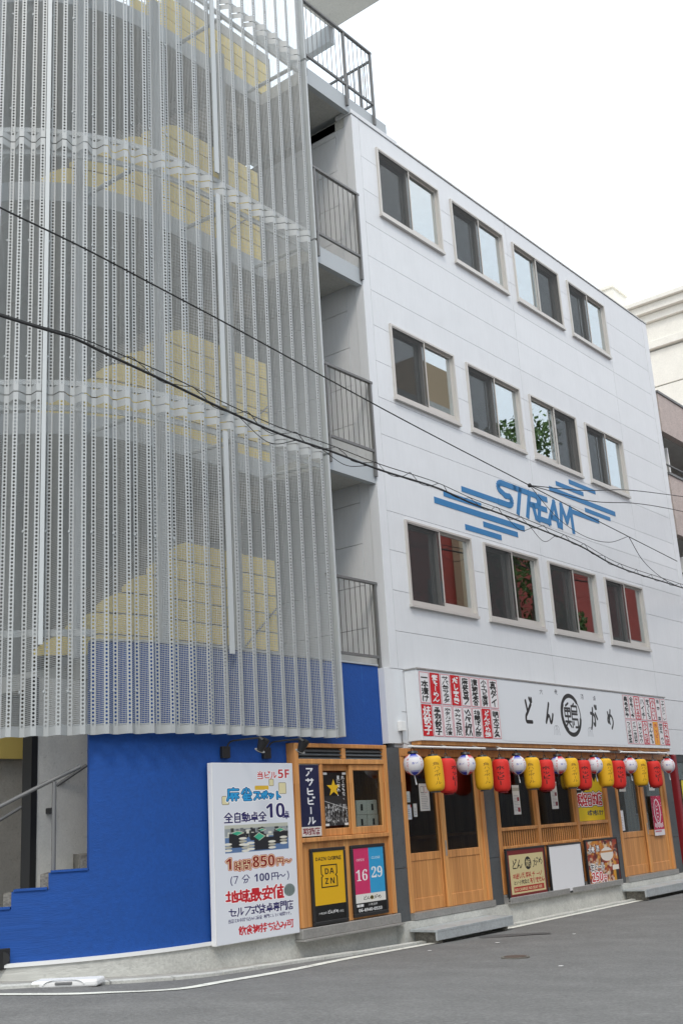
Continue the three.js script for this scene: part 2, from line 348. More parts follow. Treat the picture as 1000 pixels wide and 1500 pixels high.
function sheet(x0, x1, y0, y1, z, u = [0, 1, 0, 1]) { const g = new THREE.PlaneGeometry(x1 - x0, y1 - y0); g.translate((x0 + x1) / 2, (y0 + y1) / 2, z); const a = g.attributes.uv; for (let i = 0; i < 4; i++) a.setXY(i, u[0] + (u[1] - u[0]) * a.getX(i), u[2] + (u[3] - u[2]) * a.getY(i)); return g; }
// ------------------------------------------------------------------ ground
const ground = (x) => x > 14 ? 0 : x > 6.5 ? 0.00463 * (14 - x) ** 2 : 0.26 + 0.03 * Math.min(14, 6.5 - x);
function sheetY(xs, zs, h) { const pos = [], idx = [], uv = []; for (const x of xs) for (const z of zs) { pos.push(x, h(x, z), z); uv.push(x, z); } const n = zs.length; for (let i = 0; i + 1 < xs.length; i++) for (let j = 0; j + 1 < n; j++) { const a = i * n + j; idx.push(a, a + 1, a + n, a + n, a + 1, a + n + 1); } const g = new THREE.BufferGeometry(); g.setAttribute('position', new THREE.Float32BufferAttribute(pos, 3)); g.setAttribute('uv', new THREE.Float32BufferAttribute(uv, 2)); g.setIndex(idx); g.computeVertexNormals(); return g; }
function ribbon(a, b, lift, n = 60) { // sheet between two plan polylines
  const A = new THREE.CatmullRomCurve3(a.map(([x, z]) => new THREE.Vector3(x, 0, z)), false, 'centripetal'), B = new THREE.CatmullRomCurve3(b.map(([x, z]) => new THREE.Vector3(x, 0, z)), false, 'centripetal'), pos = [], uv = [], idx = [];
  for (let i = 0; i <= n; i++) { const p = A.getPoint(i / n), q = B.getPoint(i / n); for (const v of [p, q]) { pos.push(v.x, ground(v.x) + lift, v.z); uv.push(v.x, v.z); } if (i < n) idx.push(2 * i, 2 * i + 1, 2 * i + 2, 2 * i + 2, 2 * i + 1, 2 * i + 3); }
  const g = new THREE.BufferGeometry(); g.setAttribute('position', new THREE.Float32BufferAttribute(pos, 3)); g.setAttribute('uv', new THREE.Float32BufferAttribute(uv, 2)); g.setIndex(idx); g.computeVertexNormals(); return g;
}
const xs = [-160, -60, -20]; for (let x = -10; x <= 15; x += 0.5) xs.push(x); xs.push(20, 40, 80, 160);
const road = P('road', sheetY(xs, [-120, -40, -10, 0, 4, 8, 12, 40, 120], ground), M.asphalt); tag(road, null, null, null, 'structure');
const linePts = [[5.2, -1.9], [5.75, -0.9], [6.15, 0.1], [6.45, 0.75], [6.95, 1.12], [7.75, 0.95], [8.97, 0.69], [10.18, 0.42], [11.65, 0.29], [13.96, 0.25], [17, 0.24], [22, 0.23], [40, 0.23]];
const offs = (pts, d) => pts.map((p, i) => { const a = pts[Math.max(0, i - 1)], b = pts[Math.min(pts.length - 1, i + 1)], dx = b[0] - a[0], dz = b[1] - a[1], l = Math.hypot(dx, dz); return [p[0] - dz / l * d, p[1] + dx / l * d]; });
P('road_line', ribbon(linePts, offs(linePts, 0.125), 0.006, 160), M.roadPaint, road);
{ // irregular darker patch laid just over the asphalt
  const pts = [[12.75, 0.62], [12.95, 0.50], [13.15, 0.62], [13.3, 0.85], [13.45, 1.15], [13.35, 1.3], [13.22, 1.12], [13.05, 0.98], [12.9, 0.82]], sh = new THREE.Shape(new THREE.CatmullRomCurve3(pts.map(([x, z]) => new THREE.Vector3(x, -z, 0)), true).getPoints(60).map((p) => new THREE.Vector2(p.x + 0.02 * (R() - 0.5), p.y + 0.02 * (R() - 0.5)))), g = new THREE.ShapeGeometry(sh);
  g.rotateX(-Math.PI / 2); g.translate(0, 0.011, 0); P('dark_patch', uvm(g), std({ map: M.asphalt.map, color: rgb(0.5, 0.5, 0.51), roughness: 0.75 }), road);
}
{ // concrete apron and gutter edge between the plinth and the road
  const ap = new THREE.Group(); ap.name = 'gutter'; tag(ap, null, null, null, 'structure'); scene.add(ap); OFF.set(ap, [0, 0, 0]);
  const inner = curveRange(-2.2, 3.4, 0.05, 0.3).reverse().map(([x, z]) => [x, z - 0.1]), outer = [[5.75, -1.75], [6.39, -0.42], [7.11, 0.10], [7.9, 0.36], [8.6, 0.30], [9.59, 0.16], [11, 0.15]];
  P('apron', ribbon(inner, outer, 0.012, 60), M.apron, ap);
  const o2 = offs(outer, 0.14), A = new THREE.CatmullRomCurve3(outer.concat([[30, 0.15]]).map(([x, z]) => new THREE.Vector3(x, 0, z)), false, 'centripetal');
  const L = A.getLength(), n = Math.round(L / 0.6);
  for (let i = 0; i < n; i++) { const pts = [0, 0.5, 1].map((t) => A.getPointAt(Math.min(1, (i + 0.01 + t * 0.98) / n))), pos = []; const side = offs(pts.map((p) => [p.x, p.z]), i * 0.6 > 5.6 ? 0.075 : 0.1);
    const top = pts.map((p) => [p.x, ground(p.x) + 0.03 + 0.006 * R(), p.z]), out = side.map(([x, z], k) => [x, top[k][1] - 0.006, z]), q = (a, b, c, d) => pos.push(...a, ...b, ...c, ...a, ...c, ...d), dn = (p) => [p[0], p[1] - 0.06, p[2]];
    for (let k = 0; k < 2; k++) { q(top[k], out[k], out[k + 1], top[k + 1]); q(out[k], dn(out[k]), dn(out[k + 1]), out[k + 1]); q(dn(top[k]), top[k], top[k + 1], dn(top[k + 1])); }
    q(top[0], dn(top[0]), dn(out[0]), out[0]); q(out[2], dn(out[2]), dn(top[2]), top[2]);
    const g = new THREE.BufferGeometry(); g.setAttribute('position', new THREE.Float32BufferAttribute(pos, 3)); g.computeVertexNormals(); P('gutter_block', uvm(g), M.concrete, ap); }
  P('pavement_edge', bx(11, 30, -0.05, 0.016, -0.05, 0.155), M.concrete, ap);
}

// ------------------------------------------------------------------ main building
const bld = G('office_building', [15, 0, 0], 'white panelled four storey building with blue curved stair tower and timber shopfront', 'building');
const rows = [[10.62, 11.84], [7.55, 8.77], [4.42, 5.68]], cols = [[12.63, 14.37], [14.74, 16.47], [16.82, 18.6], [18.97, 20.63]], WALL = 0.03;
{ // siding sheets, cut round the windows
  const ys = [3.5]; for (let k = 14; k >= 0; k--) { const y = 11.5 - 0.575 * k; if (y > 3.6) ys.push(y); } ys.push(12.16);
  const xv = [12.235, 16.64, 20.73, 22.66];
  for (let j = 0; j + 1 < ys.length; j++) for (let i = 0; i + 1 < xv.length; i++) {
    const gp = 0.0032, x0 = xv[i] + gp, x1 = xv[i + 1] - gp, y0 = ys[j] + gp, y1 = ys[j + 1] - gp, gx = new Set([x0, x1]), gy = new Set([y0, y1]);
    const holes = []; for (const [a, b] of cols) for (const [c, d] of rows) if (a < x1 && b > x0 && c < y1 && d > y0) holes.push([a, b, c, d]);
    for (const [a, b, c, d] of holes) { for (const v of [a, b]) if (v > x0 && v < x1) gx.add(v); for (const v of [c, d]) if (v > y0 && v < y1) gy.add(v); }
    const X = [...gx].sort((a, b) => a - b), Y = [...gy].sort((a, b) => a - b), parts = [];
    const cell = new Map();
    for (let p = 0; p + 1 < X.length; p++) for (let q = 0; q + 1 < Y.length; q++) { const mx = (X[p] + X[p + 1]) / 2, my = (Y[q] + Y[q + 1]) / 2; if (!holes.some(([a, b, c, d]) => mx > a && mx < b && my > c && my < d)) cell.set(p + ',' + q, [p, q]); }
    const tone = M.siding[Math.floor(R() * 4)];
    while (cell.size) { const open = [cell.values().next().value], piece = []; cell.delete(open[0].join()); while (open.length) { const [p, q] = open.pop(); piece.push(bx(X[p], X[p + 1], Y[q], Y[q + 1], -WALL, 0)); for (const n of [[p + 1, q], [p - 1, q], [p, q + 1], [p, q - 1]]) if (cell.delete(n.join())) open.push(n); } P('wall_panel', piece, tone, bld); }
  }
  // backing behind the joints, cut by the same openings
  const X = [11.9, ...cols.flat(), 22.9], Y = [2.45, ...rows.slice().reverse().flat(), 12.16], parts = [];
  for (let p = 0; p + 1 < X.length; p++) for (let q = 0; q + 1 < Y.length; q++) if (!(p % 2 && q % 2)) parts.push(bx(Math.max(X[p], 12.07), X[p + 1], Y[q], Y[q + 1], -0.14, -WALL - 0.002));
  P('wall_backing', parts, M.joint, bld);
  P('corner_trim', rbx(12.05, 12.2305, 3.5, 12.16, -0.16, 0.004, 0.004), M.siding[0], bld);
  P('corner_trim', rbx(22.6645, 22.9, 2.9, 12.16, -0.16, 0.004, 0.004), M.siding[1], bld);
  P('coping', rbx(12.03, 13.24, 12.165, 12.24, -0.3, 0.018, 0.006), M.siding[2], bld); P('coping', rbx(13.245, 22.93, 12.165, 12.2, -0.3, 0.015, 0.006), M.steel, bld);
  // lower white fascia between blue wall and sign, and above the right-hand shop
  P('wall_panel', bx(11.905, 12.235, 2.5, 3.495, -0.12, 0), M.siding[1], bld);
  P('wall_panel', bx(12.24, 22.66, 2.925, 3.495, -0.12, -0.004), M.siding[0], bld);
  P('wall_panel', bx(12.24, 22.66, 2.44, 2.918, -0.12, -0.004), M.siding[2], bld);
}
// left side wall seen behind the balconies, in large panels
for (let i = 0; i < 15; i++) for (let j = 0; j < 4; j++) { const z1 = -0.33 - j * 1.5; P('side_panel', bx(12.05, 12.15, 3.5 + i * 0.6 + 0.004, Math.min(12.15, 4.1 + i * 0.6 - 0.004), z1 - 1.49, z1), M.siding[2], bld); }
P('side_trim', bx(12.056, 12.15, 3.5, 12.15, -0.325, -0.165), M.siding[2], bld);
P('side_backing', bx(12.16, 12.26, 0, 12.15, -8, -0.15), M.joint, bld);
P('side_wall', bx(22.78, 22.9, 0, 12.16, -8, -0.165), M.plaster, bld);
for (const y of [3.53, 6.38, 9.48]) P('room_wall', bx(22.66, 22.77, y, y + 2.5, -4.1, -0.16), M.room, bld);
P('rear_wall', bx(4.5, 22.9, 0, 12.3, -8.2, -8), M.plaster, bld);
P('roof', bx(12.05, 22.9, 12.0, 12.16, -8, -0.15), M.concrete, bld);
for (const y of [3.3, 6.15, 9.25]) P('floor_slab', bx(12.27, 22.77, y, y + 0.22, -7.9, -0.15), M.room, bld);
for (const y of [3.6, 6.4, 9.5]) P('room_wall', bx(12.27, 22.77, y, y + 2.5, -4.2, -4.1), M.room, bld);
// windows
function makeWindow([x0, x1], [y0, y1], netLeft) {
  const w = G('window', [(x0 + x1) / 2, y0, 0], null, null, null, bld), f = 0.03, xm = (x0 + x1) / 2 + (R() - 0.5) * 0.04;
  P('frame', [bx(x0, x0 + f, y0, y1, -0.11, 0.035), bx(x1 - f, x1, y0, y1, -0.11, 0.035), bx(x0 + f, x1 - f, y1 - f, y1, -0.11, 0.035), bx(x0 + f, x1 - f, y0 + 0.02, y0 + 0.06, -0.11, 0.033)], M.frame, w);
  P('sill', bx(x0 - 0.015, x1 + 0.015, y0 - 0.022, y0 + 0.02, -0.10, 0.055), M.frame, w);
  const a0 = x0 + f, a1 = x1 - f, b0 = y0 + 0.06, b1 = y1 - f, s = 0.03;
  const low = (z) => z > -0.05 ? s * 3 : s * 1.6, sash = (l, r, z, name) => { P(name, [bx(l, l + s, b0, b1, z - 0.02, z + 0.012), bx(r - s, r, b0, b1, z - 0.02, z + 0.012), bx(l + s, r - s, b1 - s, b1, z - 0.02, z + 0.012), bx(l + s, r - s, b0, b0 + low(z), z - 0.02, z + 0.012)], M.frame, w); };
  const gl = (l, r, z) => P('pane', bx(l + s, r - s, b0 + low(z), b1 - s, z - 0.008, z - 0.004), M.glass, w);
  const nl = netLeft ? [a0, xm + 0.02] : [xm - 0.02, a1], gr = netLeft ? [xm - 0.02, a1] : [a0, xm + 0.02];
  sash(gr[0], gr[1], -0.035, 'sash'); gl(gr[0], gr[1], -0.035);
  sash(nl[0], nl[1], -0.075, 'sash'); gl(nl[0], nl[1], -0.075);
  const [l, r] = nl, z = 0.012, q = 0.018;
  P('net_frame', [bx(l, l + q, b0, b1, z - 0.008, z + 0.014), bx(r - q, r, b0, b1, z - 0.008, z + 0.014), bx(l + q, r - q, b1 - q, b1, z - 0.008, z + 0.014), bx(l + q, r - q, b0, b0 + q, z - 0.008, z + 0.014)], M.frame, w);
  P('insect_net', bx(l + q, r - q, b0 + q, b1 - q, z, z + 0.002), M.net, w);
}
rows.forEach((r, j) => cols.forEach((c, i) => makeWindow(c, r, !(i === 2 && j < 2))));
{ // painted wall logo
  const bars = [[14.27, 15.6, 6.43, 6.52], [13.74, 14.82, 6.25, 6.34], [13.47, 16.16, 6.09, 6.19], [14.83, 15.91, 5.95, 6.04], [14.28, 15.36, 5.81, 5.9], [18.03, 19.1, 7.325, 7.41], [17.5, 18.57, 7.185, 7.27], [17.22, 19.88, 7.025, 7.12], [18.56, 19.62, 6.88, 6.96], [17.9, 19.1, 6.74, 6.83]];
  for (const [a, b, c, d] of bars) { const g = bx(a, b, c, d, 0.001, 0.006), p = g.attributes.position; P('logo_stripe', g, M.logoBlue, bld); }
  const stroke = (pts, w) => { const out = []; for (let i = 0; i + 1 < pts.length; i++) { const [x, y] = pts[i], [X, Y] = pts[i + 1], l = Math.hypot(X - x, Y - y), g = new THREE.BoxGeometry(l + w * 0.9, w, 0.006); g.rotateZ(Math.atan2(Y - y, X - x)); g.translate((x + X) / 2, (y + Y) / 2, 0.0042 + 0.0007 * (i % 3)); out.push(g); } return out; };
  const arcp = (cx, cy, rx, ry, a, b, n = 8) => Array.from({ length: n + 1 }, (_, i) => [cx + rx * Math.cos(a + (b - a) * i / n), cy + ry * Math.sin(a + (b - a) * i / n)]);
  const pi = Math.PI, w = 0.1;
  const L = [
    [[[15.97, 6.83], [15.6, 6.83], ...arcp(15.57, 6.745, 0.15, 0.085, pi / 2, pi * 1.25), [15.62, 6.63], ...arcp(15.68, 6.56, 0.14, 0.085, pi * 0.3, -pi / 2), [15.4, 6.475]]],
    [[[15.96, 6.83], [16.36, 6.83]], [[16.14, 6.82], [16.0, 6.4]]],
    [[[16.32, 6.4], [16.46, 6.83], [16.66, 6.83], ...arcp(16.66, 6.735, 0.1, 0.095, pi / 2, -pi / 2, 6), [16.46, 6.63]], [[16.55, 6.62], [16.62, 6.42], [16.7, 6.4]]],
    [[[17.05, 6.83], [16.82, 6.83], [16.72, 6.42], [17.1, 6.42]], [[16.78, 6.63], [17.0, 6.63]]],
    [[[17.06, 6.4], [17.33, 6.83], [17.42, 6.42], [17.52, 6.42]], [[17.2, 6.53], [17.38, 6.53]]],
    [[[17.52, 6.41], [17.6, 6.83], [17.76, 6.55], [17.96, 6.83], [17.98, 6.4]]],
  ];
  for (const l of L) P('logo_letter', l.flatMap((s) => stroke(s, w)), M.logoBlue, bld);
}
// stair tower: curved blue wall, plinth, slabs, columns, core walls
{
  const steps = [[1.48, 3.52], [1.87, 1.215], [2.22, 1.06], [2.6, 0.9], [3.0, 0.75], [3.4, 0.6]]; // [s, top] to the left of each s the next top applies
  let s0 = -3.1;
  const wall = [stripWall(curveRange(-3.105, -1.19, 0.1, 0.1), 2.48, 3.52, 0.12), stripWall(curveRange(-1.19, 1.48, 0.1, 0.1), 0.40, 3.52, 0.12)];
  for (let i = 1; i < steps.length; i++) wall.push(stripWall(curveRange(steps[i - 1][0], steps[i][0], 0.1, 0.1), 0.40, steps[i][1], 0.12));
  P('curved_wall', wall, M.blue, bld);
  P('plinth', stripWall(curveRange(-3.1, 3.4, 0.075, 0.12), -0.1, 0.395, 0.14), M.concrete, bld);
  P('plinth_cap', stripWall(curveRange(0.1, 3.4, 0.055, 0.12), 0.375, 0.41, 0.1), M.white, bld);
  P('plinth', bx(11.9, 22.9, -0.1, 0.275, -0.2, 0.04), M.concrete, bld);
  P('wall_cap', stripWall(curveRange(-3.1, 1.48, 0.085, 0.12), 3.525, 3.545, 0.15), M.beam, bld);
  for (let i = 0; i < steps.length - 1; i++) { // treads behind the stepped wall
    const [a] = steps[i], [b, t] = steps[i + 1], top = t - 0.012, pts = [...curveRange(a + 0.002, b - 0.002, 0.23, 0.1), ...curveRange(a * 0.6, b * 0.6 - 0.002, 1.25, 0.1).reverse()].map(([x, z]) => [x, z]);
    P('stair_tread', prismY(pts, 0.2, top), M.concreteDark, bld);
    P('tread_nosing', stripWall(curveRange(a + 0.02, b - 0.01, 0.085, 0.1), t + 0.002, t + 0.022, 0.16), M.blue, bld);
  }
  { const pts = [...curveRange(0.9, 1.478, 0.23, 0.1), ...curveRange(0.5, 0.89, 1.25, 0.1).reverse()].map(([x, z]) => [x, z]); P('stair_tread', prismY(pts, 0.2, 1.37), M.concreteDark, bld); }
  // floor slabs with steel edge beams
  const F = [3.5, 6.38, 9.48, 12.45];
  F.forEach((y, k) => {
    const edge = curveRange(-2.2, 3.35, 0.93, 0.2).map(([x, z]) => [x, z]), top = k === 3 ? 12.43 : y - 0.02;
    P('stair_slab', prismY(k ? [[12.0, -0.12], [11.0, -0.12], ...edge, [5.6, -3.3], [5.6, -3.9], [12.0, -3.9]] : [[12.0, -0.25], [11.0, -0.25], ...edge.filter(([x]) => x > 7.9), [7.9, -3.9], [12.0, -3.9]], top - 0.2, top), M.plasterGrey, bld);
    if (k < 3) P('brace_rod', bar([9.95, y + 0.04, -0.9], [10.85, y + 0.85, -0.9], 0.012), M.railGrey, bld);
    if (k) P('edge_beam', stripWall(curveRange(-2.05, 3.3, 0.9, 0.15), top - 0.24, top + 0.02, 0.025), M.beam, bld);
    if (k) P('edge_beam', bx(k === 3 ? 10.95 : 10.99, k === 3 ? 13.02 : 12.045, y - 0.27, y + (k === 3 ? 0.01 : 0.0), -0.11, -0.02), M.beam, bld);
    if (k === 3) P('roof_kerb', bx(12.05, 13.02, 12.28, 12.46, -2.2, -0.115), M.beam, bld);
    if (k) for (let j = 0; j < 3; j++) P('soffit_beam', bx(7.3 + j * 1.35, 7.4 + j * 1.35, top - 0.34, top - 0.205, -3.9, -1.6), M.plasterGrey, bld);
  });
  // flights: yellow boarding one riser high, with concrete treads behind
  const slanted = (l, r, y0, y1) => { const a = curveRange(r, l - 0.28, 0.93, 0.12), n = a.length - 1; a.push(curve(l - 0.12, 0.93), curve(l, 0.93)); return stripWall(a, y0, (q) => q <= n ? y1 : q === n + 1 ? y1 - (y1 - y0) * 0.3 : y0 + (y1 - y0) * 0.25, 0.03); };
  for (let k = 0; k < 3; k++) for (let i = 0; i < 11; i++) {
    const y0 = F[k] + 0.25 * i, y1 = Math.min(y0 + 0.25, F[k + 1] - 0.28), l = 1.53 - 0.335 * i, r = -2.05; if (l - r < 0.3 || y1 - y0 < 0.04) continue;
    if (i < 6) P('stair_board', slanted(l, r, y0 + 0.011, y1 - 0.011), M.yellowBoard[(i * 2 + k) % 3], bld);
    const pts = [...curveRange(Math.max(r, l - 0.34), l, 0.965, 0.1), ...curveRange(Math.max(r, l - 0.34) * (l > 0 ? 0.55 : 1), l * (l > 0 ? 0.55 : 1), 2.0, 0.1).reverse()].map(([x, z]) => [x, z]);
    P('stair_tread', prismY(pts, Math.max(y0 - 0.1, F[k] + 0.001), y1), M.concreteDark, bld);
  }
  for (let i = 0; i < 4; i++) P('stair_board', stripWall(curveRange(-2.4, 0.35 - 0.27 * i, 0.93, 0.12), 12.47 + 0.2 * i, 12.652 + 0.2 * i, 0.03), i < 3 ? M.yellowBoard[i % 3] : M.plasterGrey, bld);
  P('parapet', bx(9.45, 11.3, 12.44, 13.26, -1.08, -0.97), M.plasterGrey, bld);
  for (const [s, off] of [[0.34, 0.5], [1.35, 0.5], [-1.0, 0.62], [2.4, 0.5]]) { const [x, z] = curve(s, off); P('steel_column', rbx(x - 0.05, x + 0.05, 3.4, 12.3, z - 0.05, z + 0.05), M.beam, bld); }
  P('core_wall', bx(5.2, 12.04, 0, 13.0, -4.1, -3.92), M.plasterGrey, bld);
  P('core_wall', bx(10.98, 11.1, 3.5, 12.2, -3.9, -2.6), M.plasterGrey, bld);
  // ground floor lobby beside the steps
  P('lobby_wall', bx(7.38, 9.6, 0.1, 3.25, -1.47, -1.35), M.plaster, bld);
  P('lobby_post', bx(7.3, 7.378, 0.1, 3.25, -1.49, -1.33), M.black, bld);
  const dr = P('lobby_door', bx(7.0, 7.86, 0.5, 2.5, -2.95, -2.9), M.plasterGrey, bld);
  P('door_handle', bx(7.72, 7.76, 1.3, 1.5, -2.9, -2.86), M.steel, dr);
  P('lobby_head', bx(6.2, 8.6, 2.51, 2.85, -2.96, -2.9), M.yellowBoard[0], bld);
  P('lobby_wall', bx(5.2, 9.2, 0.1, 3.25, -3.2, -3.0), M.plasterGrey, bld);
  // canopy roof over the top landing and the raking beam beneath it
  P('canopy_roof', rbx(10.9, 13.36, 15.2, 15.42, -1.24, 0.9, 0.02), M.plaster, bld);
  P('raking_beam', bx(13.2, 13.34, 14.85, 15.19, -1.95, -1.2), M.beam, bld);
  P('raking_beam', bx(12.2, 13.34, 14.85, 15.06, -2.1, -1.96), M.beam, bld);
  P('canopy_post', [bx(13.2, 13.32, 12.46, 14.85, -2.08, -1.97)], M.beam, bld);
}
// ------------------------------------------------------------------ shopfront (timber doors, windows, posts)
for (const [a, b] of [[11.82, 12.13], [14.1, 14.42], [18.07, 18.4], [20.52, 20.86]]) { P('cladding_post', bx(a, b, 0.278, 0.92, -0.14, -0.012), M.charcoal, bld); P('cladding_post', bx(a, b, 0.926, 2.44, -0.14, -0.012), M.charcoal, bld); }
P('head_beam', rbx(12.13, 20.86, 2.33, 2.435, -0.12, 0.02), M.wood[1], bld);
P('shop_wall', bx(10.0, 20.9, 0.1, 3.2, -4.0, -3.9), M.woodPanel, bld); P('shop_floor', bx(9.9, 20.9, 0.1, 0.26, -3.9, -0.2), M.woodPanel, bld); P('shop_ceiling', bx(9.9, 20.9, 2.75, 2.9, -3.9, -0.15), M.plaster, bld);
P('shop_wall', bx(9.82, 9.9, 0.1, 2.9, -3.9, -0.25), M.woodPanel, bld); P('shop_wall', bx(20.9, 20.98, 0.1, 2.44, -3.9, -0.15), M.woodPanel, bld); P('shop_wall', bx(11.9, 11.98, 0.26, 2.75, -3.9, -0.15), M.woodPanel, bld);
function slidingDoor(x0, x1, xm, yb) {
  P('door_frame', rbx(x0, x0 + 0.075, yb, 2.33, -0.12, 0.01), M.wood[0], bld); P('door_frame', rbx(x1 - 0.09, x1, yb, 2.33, -0.12, 0.01), M.wood[0], bld);
  P('threshold', bx(x0, x1, yb - 0.085, yb - 0.002, -0.14, 0.048), M.steel, bld);
  for (const [a, b, z, w] of [[x0 + 0.077, xm + 0.06, -0.065, 1], [xm, x1 - 0.092, -0.02, 2]]) {
    const d = G('sliding_door', [(a + b) / 2, yb, z], null, null, null, bld), s = 0.095;
    P('stile', rbx(a, a + s, yb, 2.325, z - 0.035, z), M.wood[w], d); P('stile', rbx(b - s, b, yb, 2.325, z - 0.035, z), M.wood[w], d);
    P('rail', rbx(a + s, b - s, 0.99, 1.09, z - 0.034, z - 0.002), M.wood[0], d); P('rail', rbx(a + s, b - s, yb, yb + 0.16, z - 0.034, z - 0.002), M.wood[0], d); P('rail', rbx(a + s, b - s, 2.25, 2.325, z - 0.034, z - 0.002), M.wood[0], d);
    P('door_panel', bx(a + s, b - s, yb + 0.16, 0.99, z - 0.026, z - 0.012), M.woodPanel, d);
    P('pane', bx(a + s, b - s, 1.09, 2.25, z - 0.02, z - 0.016), M.shopGlass, d);
    P('pull', rbx(a + 0.03, a + 0.06, 1.02, 1.22, z, z + 0.006, 0.003), M.steel, d);
  }
}
slidingDoor(12.13, 14.1, 13.02, 0.365); slidingDoor(18.4, 20.52, 19.5, 0.365);
{ // middle window: posts, lattice, boarded apron
  P('window_sill', rbx(14.42, 16.2, 0.275, 0.36, -0.12, 0.10), M.steel, bld); P('window_sill', rbx(16.3, 18.07, 0.275, 0.36, -0.12, 0.10), M.steel, bld);
  P('sill_plate', bx(14.42, 18.07, 0.362, 0.40, -0.12, 0.03), M.steel, bld);
  for (const x of [14.42, 15.58, 16.87, 17.98]) P('mullion', rbx(x, x + 0.085, 0.402, 2.33, -0.11, 0.008), M.wood[1], bld);
  for (const [a, b] of [[14.505, 15.58], [15.665, 16.87], [16.955, 17.98]]) {
    P('transom', rbx(a, b, 1.275, 1.325, -0.1, 0.0), M.wood[0], bld); P('transom', rbx(a, b, 1.02, 1.06, -0.1, 0.0), M.wood[2], bld);
    const n = Math.round((b - a) / 0.068), sl = []; for (let i = 0; i < n; i++) sl.push(bx(a + (i + 0.3) * (b - a) / n, a + (i + 0.68) * (b - a) / n, 1.06, 1.275, -0.033, -0.021));
    P('lattice', sl, M.wood[1], bld); P('pane', bx(a, b, 1.06, 1.275, -0.075, -0.07), M.shopGlass, bld);
    P('apron_board', bx(a, b, 0.402, 1.02, -0.07, -0.03), M.woodPanel, bld);
    P('pane', bx(a, b, 1.325, 2.33, -0.055, -0.05), M.shopGlass, bld);
  }
}
{ // serving window left of the doors
  P('booth_frame', rbx(10.0, 10.075, 0.4, 2.47, -0.12, 0.02), M.wood[0], bld); P('booth_frame', rbx(11.74, 11.815, 0.4, 2.47, -0.12, 0.02), M.wood[0], bld);
  P('booth_rail', rbx(10.075, 11.74, 2.42, 2.47, -0.12, 0.018), M.wood[1], bld); P('booth_rail', rbx(10.075, 11.74, 2.225, 2.285, -0.12, 0.018), M.wood[2], bld); P('booth_rail', rbx(10.075, 11.74, 1.33, 1.38, -0.12, 0.03), M.wood[0], bld);
  P('booth_rail', rbx(10.9, 10.97, 2.285, 2.42, -0.12, 0.016), M.wood[0], bld); P('booth_rail', rbx(10.455, 10.51, 1.38, 2.225, -0.12, 0.016), M.wood[1], bld);
  for (const [a, b] of [[10.075, 10.9], [10.97, 11.74]]) { for (let i = 0; i < 3; i++) { const g = bx(a, b, -0.006, 0.006, -0.035, 0.035); g.rotateX(0.7); g.translate(0, 2.305 + i * 0.045, -0.03); P('louvre', g, M.charcoal, bld); } P('louvre_backing', bx(a, b, 2.285, 2.42, -0.11, -0.09), M.black, bld); }
  for (const [a, b, z] of [[10.51, 11.12, -0.045], [11.05, 11.74, -0.005]]) { const w = G('sash_window', [(a + b) / 2, 1.38, z], null, null, null, bld), s = 0.07;
    P('stile', rbx(a, a + s, 1.382, 2.222, z - 0.03, z), M.wood[2], w); P('stile', rbx(b - s, b, 1.382, 2.222, z - 0.03, z), M.wood[2], w); P('rail', rbx(a + s, b - s, 2.15, 2.222, z - 0.03, z - 0.002), M.wood[0], w); P('rail', rbx(a + s, b - s, 1.382, 1.47, z - 0.03, z - 0.002), M.wood[0], w);
    P('pane', bx(a + s, b - s, 1.47, 2.15, z - 0.02, z - 0.016), M.shopGlass, w); }
  for (let i = 0; i < 17; i++) { const a = 10.075 + i * 1.665 / 17; P('plank', rbx(a + 0.001, a + 1.665 / 17 - 0.001, 0.4, 1.33, -0.05, -0.012, 0.003), M.wood[i % 3], bld); }
  P('booth_sill', rbx(9.98, 11.85, 0.285, 0.395, -0.12, 0.045), M.steel, bld); P('booth_sill', rbx(9.97, 11.87, 0.262, 0.284, -0.1, 0.085, 0.004), M.steel, bld);
  P('shelf', bx(11.2, 11.88, 1.40, 1.43, -0.4, -0.13), M.wood[1], bld);
}
M.screenRail = std({ color: rgb(0.68, 0.71, 0.72), roughness: 0.45 });
